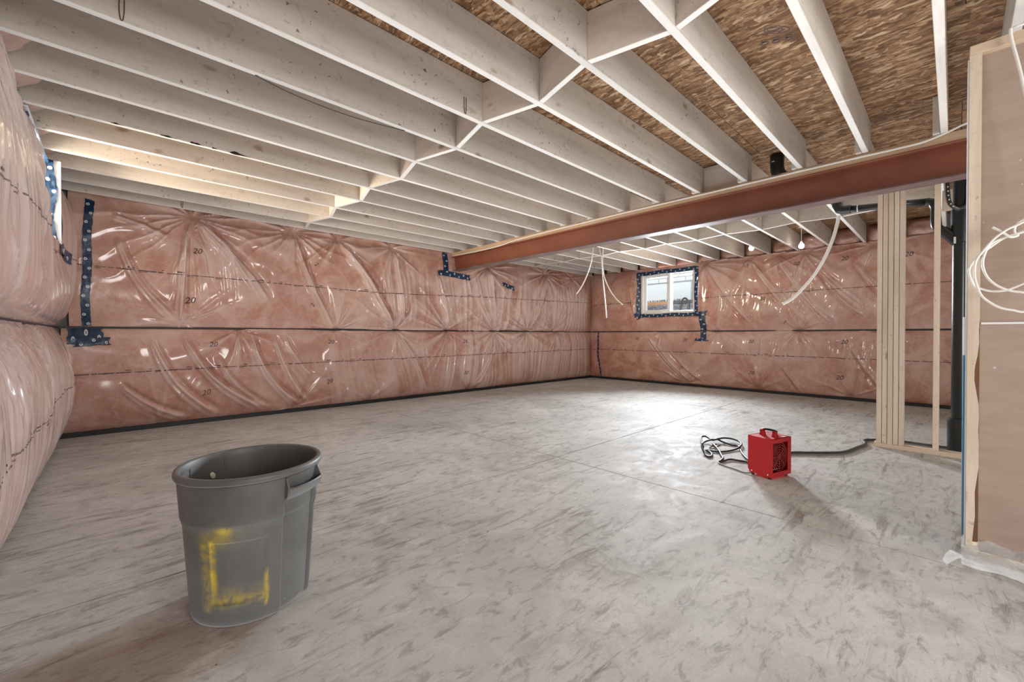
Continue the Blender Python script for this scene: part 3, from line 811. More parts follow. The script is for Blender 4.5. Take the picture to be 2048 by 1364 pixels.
# ------------------------------------------------------------------ outside the window
MB().box(9.42, 16, -2, 12, 1.15, 1.30).build('ground', plain('gravelly_soil', (0.26, 0.24, 0.22), 0.95))
tag(bpy.data.objects['ground'], kind='structure')
ew = MB().box(12.25, 12.45, 0, 11, 1.25, 5.0).build('wall_exterior', plain('mortar', (0.50, 0.50, 0.49), 0.9)); tag(ew, kind='structure')
bmat = plain('white_block', (0.74, 0.74, 0.72), 0.85)
bh, bl = .135, .42
for r_ in range(5):
    for k in range(11):
        yb = 4.2 + (k + .5*(r_ % 2))*bl; zb = 2.70 + r_*bh
        MB().box(12.235-.004*((k*7+r_) % 3), 12.26, yb+.008, yb+bl-.008, zb+.008, zb+bh-.008).build('block', bmat, ew)
pn = empty('foam_board', (0, 0, 0)); tag(pn, 'pale foam board leaning outside, seen through the small window', 'board')
MB().box(11.62, 11.66, 5.05, 7.4, 1.30, 2.585).build('board_face', plain('pale_foam', (0.72, 0.76, 0.76), 0.8), pn)
mk = MB(); rg = np.random.default_rng(9)
for k in range(26):
    yy_ = 5.25 + k*.075 + rg.uniform(-.01, .01); hh = rg.uniform(.012, .03)
    mk.box(11.612, 11.62, yy_, yy_+rg.uniform(.03, .06), 2.10-hh, 2.10+hh)
o = mk.build('printed_band', plain('dark_print', (0.16, 0.17, 0.18), .8), pn); o['kind'] = 'stuff'
lp = MB().box(11.35, 11.50, 5.45, 8.0, 1.965, 2.055).build('lumber_plank', plain('orange_lumber', (0.50, 0.27, 0.13), 0.8)); tag(lp, 'orange-brown lumber plank lying outside, seen through the left pane', 'plank')
dk = MB().box(11.35, 11.58, 4.6, 5.45, 1.98, 2.06).build('dark_rail', plain('dark_rail_metal', (0.05, 0.06, 0.06), 0.6)); tag(dk, 'dark rail lying outside behind the right pane', 'rail')
gm = MB(); rg = np.random.default_rng(2)
gm.box(11.2, 11.58, 3.5, 9.0, 1.29, 1.93)
for k in range(1500):
    xg = 11.18+rg.uniform(-.02, .03); yg = rg.uniform(4.2, 8.0); zg = rg.uniform(1.32, 1.935); s_ = rg.uniform(.012, .032)
    n = len(gm.v)
    dirs = [(1,0,0),(-1,0,0),(0,1,0),(0,-1,0),(0,0,1),(0,0,-1)]
    gm.v += [(xg+d[0]*s_*rg.uniform(.6, 1.2), yg+d[1]*s_*rg.uniform(.6, 1.4), zg+d[2]*s_*rg.uniform(.6, 1.2)) for d in dirs]
    for f in [(0,2,4),(2,1,4),(1,3,4),(3,0,4),(2,0,5),(1,2,5),(3,1,5),(0,3,5)]:
        gm.f.append(tuple(n+i for i in f)); gm.m.append(0)
gv = NT('blue_gray_gravel'); gv.col(gv.ramp(gv.noise(gv.coord('Object'), 35, 3), [(0.3, (0.08, 0.10, 0.13)), (0.7, (0.36, 0.38, 0.40))])); gv.set(Roughness=.9)
tag(gm.build('gravel_pile', gv.mat), 'blue-gray gravel bank outside the small window', 'gravel', kind='stuff')
tag(MB().tube([(11.08, 5.05, 1.31), (11.07, 5.06, 1.75), (11.06, 5.03, 2.02), (11.06, 4.93, 2.08), (11.07, 4.86, 1.9), (11.08, 4.86, 1.31)], .025, 8, 6).build('black_hose', M['black_rubber'], smooth=True), 'black looped hose outside the right pane', 'hose')

# ------------------------------------------------------------------ floor joists and blocking
ordn = ['first', 'second', 'third', 'fourth', 'fifth', 'sixth', 'seventh', 'eighth', 'ninth', 'tenth', 'eleventh', 'twelfth', 'thirteenth', 'fourteenth', 'fifteenth', 'sixteenth', 'seventeenth', 'eighteenth']
def joist_y(i): return 6.50 if i == 14 else A0 + SP*i
jm = (1, 0, 0, 0, 0, 0)
NX = 4.61
for i in range(14, -4, -1):
    yf = joist_y(i)
    # left bay, from the left wall to just past the beam
    o = MB().box(0, 5.30, -.041, 0, 0, ZT-ZB-.002, jm).build('floor_joist', [M['joist'], M['joist_lit_under']], bevel=.0025)
    o.location = (-0.56, yf, ZB)
    n = 14-i
    if i >= 0: lab = f'{ordn[n]} pale floor joist out from the back wall, left of the red beam'
    else: lab = f'{ordn[n]} pale floor joist from the back wall, left of the beam, above the camera'
    tag(o, lab, 'joist', 'floor joists left of the beam')
    if i < -1: continue
    o = MB().box(0, 4.48, 0, .041, 0, ZT-ZB-.002, jm).build('floor_joist', [M['joist'], M['joist_lit_under']], bevel=.0025)
    o.location = (4.575, yf + .002, ZB)
    tag(o, f'{ordn[n]} pale floor joist out from the back wall, right of the red beam', 'joist', 'floor joists right of the beam')
o = MB().box(0, 2.6, 0, .041, 0, ZT-ZB-.002, jm).build('floor_joist', [M['joist'], M['joist_lit_under']], bevel=.0025)
o.location = (2.0, -0.226, ZB)
tag(o, 'short gray trimmer joist above the end of the paper-backed partition', 'joist')

def block(i, j, xa, xb, lab, grp, th=.04):
    ya = joist_y(i) + .0; yb = joist_y(j) - .041
    if grp.endswith('right of the beam'): ya += .043; yb += .041
    # local: along +Y from a to b
    L = math.hypot(xb-xa, yb-ya); an = math.atan2(-(xb-xa), yb-ya)
    cut = (xb-xa)/(yb-ya)*th
    mb = MB(); h = ZT-ZB-.012
    v = []
    for z in (0, h):
        for (x, y) in [(xa-th, ya), (xa, ya), (xb, yb), (xb-th, yb)]: v.append((x-xa, y-ya, z))
    mb.v = v
    mb.f = [(0,3,2,1),(4,5,6,7),(0,1,5,4),(1,2,6,5),(2,3,7,6),(3,0,4,7)]; mb.m = list(jm)
    o = mb.build('blocking_board', [M['block'], M['block_lit_under']], bevel=.002)
    o.location = (xa, ya, ZB+.004)
    nl = MB()
    for zz_ in (.07, .13, .19):
        s_ = 0.005
        t_ = .10
        px = (xb-xa)*t_ - th - .0012; py = (yb-ya)*t_
        nl.box(px-.001, px+.001, py-s_, py+s_, zz_-s_, zz_+s_)
    nl.build('nail_head', M['black_gap'], o)['kind'] = 'stuff'
    tag(o, lab, 'blocking', grp)
    return o
nodes = {k: (2.09 if k % 2 == 0 else 1.985) for k in range(-4, 16)}
nodes[14] = 2.05
for i in range(-2, 14):
    n = 14-i
    # the boards zigzag between neighbouring joists
    j = i+1
    block(i, j, nodes[i], nodes[j], f'slanted blocking board between the {ordn[n-1]} and {ordn[n]} joists, left of the beam', 'zigzag blocking left of the beam')
nodes_r = {k: (6.92 if k % 2 == 0 else 6.83) for k in range(-4, 16)}
for i in range(0, 14):
    n = 14-i; j = i+1
    block(i, j, nodes_r[i], nodes_r[j], f'slanted blocking board between the {ordn[n-1]} and {ordn[n]} joists, right of the beam', 'zigzag blocking right of the beam')
# bark flecks left along the lower edge of one joist
jb = [o for o in bpy.data.objects if o.name.startswith('floor_joist') and abs(o.location.y-joist_y(9)) < .01 and o.location.x < 0][0]
for k, (xw, L, hgt) in enumerate([(0.03, .07, .008), (0.32, .10, .012), (0.50, .09, .018), (0.62, .04, .010), (0.80, .16, .022)]):
    bk = MB(); n = 8
    for i in range(n+1):
        t = i/n; hh = hgt*math.sin(math.pi*min(1, t*1.25)**.8)*(.7+.3*math.sin(i*5+k))
        for (yy_, zz_) in [(-.0425, hh+.001), (-.0425, -.0012), (-.0425+hh, -.0012)]: bk.v.append((xw-L/2+L*t, yy_, zz_))
    for i in range(n):
        for q in range(2): bk.f.append((i*3+q, i*3+q+1, (i+1)*3+q+1, (i+1)*3+q)); bk.m.append(0)
    o = bk.build('bark_fleck', M['bark_dark'], jb); o.location = (.56, 0, 0)
    if k == 0: o['label'] = 'black bark fleck'
# batt pockets filling the ends of the joist bays
for i in range(-1, 14):
    n = 14-i
    if i >= 5: pillow('rim_batt', joist_y(i)+.001, joist_y(i+1)-.042, 2.655, ZT-.004, -0.50, .17, M['pink_milky_sheen'], f'plastic covered batt at the left wall between the {ordn[n-1]} and {ordn[n]} joists', 'batts in the joist bay ends', i+3)
    if i >= 0: pillow('rim_batt', joist_y(i)+.044, joist_y(i+1)+.001, 2.62, ZT-.004, 9.12, -.11, M['pink'], f'pink batt at the far right wall between the {ordn[n-1]} and {ordn[n]} joists', 'batts in the joist bay ends', i+30)
# blocks standing on the beam
for i in (3,):
    o = MB().box(0, .04, 0, SP-.087, 0, ZT-ZB-.01, jm).build('blocking_board', [M['block'], M['block_lit_under']], bevel=.002)
    o.location = (4.69, joist_y(i)+.044, ZB+.002)
    tag(o, 'blocking board with a dark knot standing on the red beam', 'blocking')

# ------------------------------------------------------------------ steel beam
zb0, zb1 = 2.300, 2.569
bw = 0.155; yA, yB = -1.6, 6.64; x0 = 4.61; tf = .016
beam = empty('steel_beam', (x0+bw/2, 2.5, zb0)); tag(beam, 'rust red steel I-beam running across the room under the joists', 'beam')
def rel(o):
    o.location = Vector(o.location) - beam.location; return o
rel(MB().box(x0+bw/2-.006, x0+bw/2+.006, yA, yB, zb0+tf, zb1-tf).build('web', M['steel'], beam))
rel(MB().box(x0, x0+bw, yA, yB, zb1-tf, zb1).build('top_flange', M['steel'], beam, bevel=.003))
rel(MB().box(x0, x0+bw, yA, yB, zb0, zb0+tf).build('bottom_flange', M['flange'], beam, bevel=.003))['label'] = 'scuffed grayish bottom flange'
nb = MB().box(x0+.008, x0+bw-.008, yA, 6.50, zb1, ZB).build('nailer_board', M['nailer'], bevel=.002)
tag(nb, 'tan wood nailer board lying on top of the red beam', 'board')

# bent wire staples left hanging on the joists, and the mill stamp on the sheathing
for (x, i, L, lab) in [(0.041, 6, .10, 'bent rusty wire staple on a joist near the top left corner'), (0.617, 14, .09, 'thin bent wire hook on the first joist out from the back wall'), (1.79, 5, .11, 'bent wire hook on a joist beside the zigzag blocking')]:
    y = joist_y(i)-.0445
    o = MB().tube([(x-.008, y, ZB+.008+L), (x-.009, y-.002, ZB+.05), (x-.004, y-.003, ZB+.008), (x+.004, y-.003, ZB+.006), (x+.009, y-.002, ZB+.05), (x+.010, y, ZB+.008+L)], .0022, 6, 4).build('wire_staple', plain('rusty_wire', (.10, .05, .025), .7))
    tag(o, lab, 'staple')
st = MB(); zs = ZT-.0012
def flat_line(pts, w):
    for (a, b) in zip(pts[:-1], pts[1:]):
        a = Vector((*a, zs)); b = Vector((*b, zs)); d = (b-a).normalized(); nn = Vector((-d.y, d.x, 0))*w/2
        st.quad(tuple(a-nn), tuple(a+nn), tuple(b+nn), tuple(b-nn))
def oval(c, rx, ry, an, w, a0=0, a1=360):
    P_ = []
    for k in range(19):
        t = R(a0+(a1-a0)*k/18); x, y = rx*math.cos(t), ry*math.sin(t)
        P_.append((c[0]+x*math.cos(an)-y*math.sin(an), c[1]+x*math.sin(an)+y*math.cos(an)))
    flat_line(P_, w)
an = R(-42)
oval((2.895, .745), .075, .030, an, .007); oval((2.885, .752), .045, .016, an, .006)
for k, (cx_, cy_) in enumerate([(2.975, .83), (3.005, .775), (3.035, .715)]):
    oval((cx_, cy_), .020, .017, an, .010); oval((cx_-.025, cy_-.005), .016, .013, an, .008, 20, 330)
flat_line([(2.80, .965), (2.90, 1.06)], .008); flat_line([(2.785, .98), (2.885, 1.075)], .006)
best = None
for ch in ceil.children:
    bb = [Vector(c) for c in ch.bound_box]
    if min(b.x for b in bb) <= 2.93 <= max(b.x for b in bb) and min(b.y for b in bb) <= .8 <= max(b.y for b in bb): best = ch
so = st.build('mill_stamp', M['ink'], best or ceil); so['label'] = 'smudged dark mill stamp'

# ------------------------------------------------------------------ cables
def cable(label, pts, r=.0065, mat='cable', name='electrical_cable', cat='cable', smooth=6, grp=None, flat=1.0, n=8):
    o = MB().tube(pts, r, n, smooth, flat=flat).build(name, M[mat], smooth=True)
    return tag(o, label, cat, grp)
cable('white electrical cable stapled along the top edge of the red beam',
      [(4.598, 6.42, 2.575), (4.598, 6.07, 2.566), (4.596, 5.64, 2.556), (4.596, 5.13, 2.562), (4.598, 4.83, 2.588), (4.600, 4.446, 2.602), (4.602, 3.765, 2.610), (4.604, 2.814, 2.615), (4.604, 1.9, 2.612), (4.604, 1.19, 2.612), (4.604, .627, 2.610), (4.602, .311, 2.606), (4.600, .167, 2.610), (4.60, .033, 2.644), (4.60, -.065, 2.677), (4.60, -.4, 2.76)], .0085)
cable('left curved one of three white cables hanging by the far corner', [(6.3, 4.50, 2.93), (6.3, 4.507, 2.658), (6.3, 4.539, 2.463), (6.3, 4.616, 2.245), (6.3, 4.74, 2.028), (6.3, 4.878, 1.871)], .010)
cable('straight middle one of three white cables hanging by the far corner', [(6.38, 4.44, 2.93), (6.4, 4.436, 2.679), (6.4, 4.393, 2.457), (6.4, 4.36, 2.093), (6.4, 4.317, 1.731), (6.4, 4.285, 1.407)], .010)
cable('right bowed one of three white cables hanging by the far corner', [(6.44, 4.40, 2.93), (6.45, 4.395, 2.662), (6.45, 4.406, 2.374), (6.45, 4.362, 2.143), (6.45, 4.246, 1.908), (6.45, 4.112, 1.739), (6.45, 3.991, 1.636)], .010)
cable('thick white cable hanging in a long bow left of the stud wall', [(6.8, 1.02, 2.93), (6.8, 1.04, 2.626), (6.8, 1.055, 2.525), (6.8, 1.1, 2.339), (6.8, 1.179, 2.122), (6.8, 1.286, 1.917), (6.8, 1.426, 1.728), (6.8, 1.541, 1.606), (6.8, 1.654, 1.536)], .020)
cable('loose coil of white cable hanging against the paper-backed partition',
      [(2.99, -.119, 1.606), (2.985, -.148, 1.578), (2.985, -.174, 1.55), (3.0, -.197, 1.556), (3.0, -.187, 1.571), (3.0, -.19, 1.6), (3.0, -.214, 1.627), (3.0, -.30, 1.66), (2.99, -.36, 1.56), (2.995, -.30, 1.36),
       (3.02, -.235, 1.345), (3.03, -.191, 1.322), (3.03, -.161, 1.309), (3.03, -.123, 1.309), (3.025, -.091, 1.321), (3.02, -.067, 1.338), (3.01, -.051, 1.38), (3.01, -.047, 1.417), (3.01, -.06, 1.452), (3.01, -.082, 1.485), (3.015, -.114, 1.516), (3.02, -.152, 1.55), (3.02, -.19, 1.567), (3.02, -.26, 1.58),
       (3.0, -.36, 1.50), (2.99, -.34, 1.30), (2.98, -.233, 1.211), (2.98, -.182, 1.215), (2.98, -.145, 1.228), (2.98, -.114, 1.253), (2.98, -.086, 1.29), (2.98, -.069, 1.351), (2.98, -.064, 1.399), (2.98, -.07, 1.458), (2.98, -.094, 1.502), (2.98, -.124, 1.548), (2.98, -.157, 1.58), (2.98, -.187, 1.597), (2.98, -.27, 1.63),
       (2.99, -.37, 1.58), (3.0, -.36, 1.38), (3.0, -.248, 1.296), (3.0, -.205, 1.297), (3.0, -.168, 1.309), (3.0, -.133, 1.335), (3.0, -.106, 1.373), (3.0, -.092, 1.422), (3.0, -.093, 1.469), (3.0, -.113, 1.525), (3.0, -.159, 1.553), (3.0, -.25, 1.578)], .0052, smooth=5)
cable('white cable dropping over the top plate of the partition', [(3.05, -.45, 2.52), (3.04, -.30, 2.524), (3.045, -.199, 2.531), (3.058, -.180, 2.533), (3.05, -.172, 2.524), (3.05, -.177, 2.47), (3.045, -.190, 2.391), (3.04, -.203, 2.306), (3.03, -.218, 2.198), (3.02, -.26, 2.0), (3.0, -.31, 1.75)], .0062)
cable('thin black wire sagging along the underside of a joist, upper left', [(0.62, joist_y(6)-.01, 2.637), (0.85, joist_y(6)+.004, 2.612), (1.2, joist_y(6)+.002, 2.606), (1.6, joist_y(6)-.01, 2.637)], .0028, 'black_rubber')

# ------------------------------------------------------------------ stud wall with the drain stack
sw = empty('stud_wall', (5.50, .2, 0)); tag(sw, 'open wood stud wall with a cluster of five studs standing under the red beam', 'stud wall')
def part(parent, mb, name, mat, **kw):
    o = mb.build(name, mat, parent, **kw); o.location = -Vector(parent.location) if parent.parent is None else (0, 0, 0); return o
part(sw, MB().box(5.46, 5.56, -.9, .545, 0, .042), 'bottom_plate', M['stud_y'], bevel=.002)
part(sw, MB().box(5.46, 5.56, -.9, .545, 2.598, 2.638), 'top_plate', M['stud_y'], bevel=.002)
yS = .528
for k in range(5):
    w_ = .0385; dx = [0, .004, -.001, .005, .001][k]
    part(sw, MB().box(5.46+dx, 5.56+dx, yS-w_, yS-.0012, .042, 2.598), 'stud', M['stud'], bevel=.0022)
    yS -= w_+.002
for yc in (.113, -.40, -.86):
    part(sw, MB().box(5.46, 5.56, yc-.0205, yc+.0205, .042, 2.598), 'stud', M['stud'], bevel=.0025)
ds = empty('drain_stack', (5.65, -.03, 0)); tag(ds, 'black plastic drain stack pipe with a branch, standing in the stud wall', 'pipe')
px_, py_ = 5.665, -.035; rr_ = .055
part(ds, MB().lathe([(0, .0), (.078, 0), (.078, .30), (.070, .33), (rr_, .335), (rr_, 1.95), (.066, 1.955), (.066, 2.28), (rr_, 2.285), (rr_, 2.9)], 28, (px_, py_, 0)), 'stack_pipe', M['abs'], smooth='angle')
part(ds, MB().tube([(px_, py_, 1.93), (px_-.01, .03, 2.02), (px_-.01, .09, 2.09)], .045, 20, 4), 'branch_fitting', M['abs'], smooth=True)
part(ds, MB().tube([(px_-.01, .085, 2.08), (px_-.01, .122, 2.13), (px_-.01, .13, 2.20), (px_-.01, .13, 2.30), (px_-.01, .15, 2.36), (px_-.01, .20, 2.375)], .037, 20, 5), 'elbow', M['abs'], smooth=True)
part(ds, MB().tube([(px_-.01, .17, 2.375), (px_-.01, .80, 2.435)], .034, 20, 1), 'branch_pipe', M['abs'], smooth=True)
part(ds, MB().tube([(px_-.01, .76, 2.431), (px_-.01, .84, 2.44), (px_-.01, .875, 2.48), (px_-.01, .88, 2.60), (px_-.01, .88, 2.93)], .044, 20, 5), 'elbow', M['abs'], smooth=True)
part(ds, MB().lathe([(.036, 0), (.0372, .004), (.0372, .007), (.036, .010)], 20, (px_-.01, .70, 2.425), 'y'), 'pipe_mark', M['pipe_print'], smooth=True)
part(ds, MB().box(px_-.071, px_-.066, py_+.03, py_+.045, 1.94, 2.0), 'pipe_mark', M['pipe_print'])
hs = empty('pipe_hanger', (5.6, -.03, 2.3)); tag(hs, 'black perforated hanger strap around the top of the drain stack', 'hanger strap')
mbh = MB().tube([(5.58, .055, 2.55), (5.575, .045, 2.36), (5.58, .02, 2.28), (5.60, -.03, 2.25), (5.59, -.085, 2.31), (5.59, -.10, 2.55)], .016, 6, 5, flat=.3)
part(hs, mbh, 'strap', M['zinc'])
mbp = MB()
for (a, b, z) in [(5.562, .050, 2.46), (5.558, .048, 2.42), (5.556, .046, 2.38), (5.558, .040, 2.34), (5.562, .030, 2.30), (5.566, .014, 2.275)]:
    mbp.lathe([(0, -.006), (.006, -.005), (.006, 0)], 8, (a, b, z), 'x')
ob = part(hs, mbp, 'strap_hole', M['pipe_print']); ob['kind'] = 'stuff'
vs = empty('vent_elbow', (4.9, 1.25, 2.8)); tag(vs, 'short black pipe stub poking down behind the red beam between joists', 'pipe')
part(vs, MB().tube([(4.90, 1.25, 2.93), (4.90, 1.25, 2.80), (4.91, 1.235, 2.735), (4.96, 1.20, 2.70), (5.05, 1.15, 2.69)], .062, 24, 5), 'pipe_stub', M['abs'], smooth=True)
part(vs, MB().box(4.834, 4.838, 1.258, 1.282, 2.845, 2.857), 'pipe_mark', M['pipe_print'])
cable('thin white cable rising beside the black pipe stub above the beam', [(4.66, 1.06, 2.645), (4.70, 1.12, 2.74), (4.72, 1.125, 2.85), (4.74, 1.12, 2.925)], .006)
bx = empty('junction_box', (5.62, .03, 2.4)); tag(bx, 'small tan electrical box on the stud beside the drain stack', 'electrical box')
part(bx, MB().box(5.58, 5.62, .02, .085, 2.25, 2.44), 'box_body', plain('tan_box', (0.50, 0.42, 0.35), .6), bevel=.006)

# bare bulbs on the right-hand wall joists
bm_ = NT('lit_bulb'); bm_.col((1, 1, 1)); bm_.b.inputs['Emission Color'].default_value = (1, .93, .82, 1); bm_.b.inputs['Emission Strength'].default_value = 14
for k, (bx_, by_, bz_, lab) in enumerate([(8.35, 2.53, 2.665, 'left one of two lit bare bulbs hanging among the far right joists'), (8.35, 1.77, 2.59, 'right one of two lit bare bulbs, just above the far right wall insulation')]):
    lb = empty('light_bulb', (bx_, by_, bz_)); tag(lb, lab, 'light bulb')
    part(lb, MB().lathe([(0, -.045), (.022, -.040), (.038, -.022), (.042, 0), (.036, .024), (.022, .042), (.015, .06)], 18, (bx_, by_, bz_)), 'bulb_glass', bm_.mat, smooth=True)
    part(lb, MB().lathe([(.016, .055), (.017, .085), (.006, .09), (.006, ZT-bz_-.03), (.045, ZT-bz_-.028), (.045, ZT-bz_), (0, ZT-bz_)], 18, (bx_, by_, bz_)), 'lamp_holder', M['white'], smooth='angle')

# ------------------------------------------------------------------ partition at the right edge
pt = empty('partition_wall', (3.1, -.5, 0)); tag(pt, 'stub partition wall with paper-backed drywall and one barked wood post, right edge', 'partition')
post = MB(); nz_ = 40
for i in range(nz_+1):
    z = .02+(2.455)*i/nz_
    wn = 0.0 if z > 1.15 else .012*(1-sstep(.9, 1.15, z))*(0.55+0.75*math.sin(z*7.3+.6)) + .004*math.sin(z*23)
    wn = max(0.0, float(wn))
    for (xx, yy_) in [(3.072, -.044), (3.072, -.0855+wn), (3.079, -.0855), (3.108, -.0855), (3.108, -.044)]:
        post.v.append((xx, yy_, z))
for i in range(nz_):
    for k in range(5):
        k2 = (k+1) % 5
        post.f.append((i*5+k, i*5+k2, (i+1)*5+k2, (i+1)*5+k)); post.m.append(1 if k == 1 and .0 < i < 20 else 0)
post.f.append(tuple(nz_*5+k for k in range(5))); post.m.append(0)
pp = part(pt, post, 'post', [M['stud'], M['bark']]); fix_normals(pp)
part(pt, MB().box(3.072, 3.162, -1.6, -.044, 2.476, 2.522), 'top_plate', M['stud_y'], bevel=.002)
part(pt, MB().box(3.085, 3.162, -1.6, -.09, 0.0, .03), 'bottom_plate', M['stud_y'], bevel=.002)
part(pt, MB().box(3.112, 3.124, -1.6, -.044, .03, 1.155), 'drywall_panel', M['paper'])
part(pt, MB().box(3.112, 3.124, -1.6, -.044, 1.160, 2.476), 'drywall_panel', M['paper'])
part(pt, MB().box(3.108, 3.1125, -1.6, -.09, 1.153, 1.163), 'panel_edge', M['gypsum'])
part(pt, MB().box(3.078, 3.18, -.0435, -.038, .03, 2.46), 'edge_strip', M['gypsum'])
eb = MB()
for i in range(16):
    z = .12+i*.0675; eb.box(3.076, 3.20, -.0378, -.030-.0*i, z, z+.0675)
part(pt, MB().box(3.080, 3.20, -.0378, -.030, .10, 1.00), 'drywall_strip', M['gypsum_blue'])['label'] = 'blue-faced drywall strip'
part(pt, MB().box(3.080, 3.20, -.0378, -.030, 1.0, 1.19), 'drywall_strip', M['gypsum'])

# poly film lying crumpled along the partition foot
fm_ = MB(); rg = np.random.default_rng(12); nu_, nv_ = 60, 22
for i in range(nu_+1):
    u = i/nu_; y = -.030 - u*1.3
    for k in range(nv_+1):
        v = k/nv_
        x = 3.108 - v*(.16+.05*math.sin(u*9)) - .012*math.sin(u*40)
        z = .075*(1-v)**2 + .012*mnoise.noise((u*14, v*5, 1.3)) + .018*abs(mnoise.noise((u*26, v*7, 7.7))) + .003
        z += .018*math.exp(-((v-.35-.12*math.sin(u*7))/.08)**2)
        fm_.v.append((x, y, max(.003, z)))
for i in range(nu_):
    for k in range(nv_):
        a = i*(nv_+1)+k; fm_.f.append((a, a+1, a+nv_+2, a+nv_+1)); fm_.m.append(0)
o = fm_.build('plastic_film', M['film'], smooth=True); tag(o, 'crumpled clear plastic film lying along the foot of the partition', 'plastic film')
fm2 = MB(); 
for i in range(13):
    t = i/12
    for k in range(5):
        fm2.v.append((3.05-.16*t+.03*(k/4-.5), -.03+.055*t+.05*(k/4-.5)*(1-t*.7), .006+.022*math.sin(t*3.1)*(.6+.4*math.sin(k*2))+.002*k))
for i in range(12):
    for k in range(4):
        a = i*5+k; fm2.f.append((a, a+1, a+6, a+5)); fm2.m.append(0)
o = fm2.build('plastic_scrap', M['film'], smooth=True); tag(o, 'small curled plastic scrap sticking out at the foot of the post', 'plastic scrap')

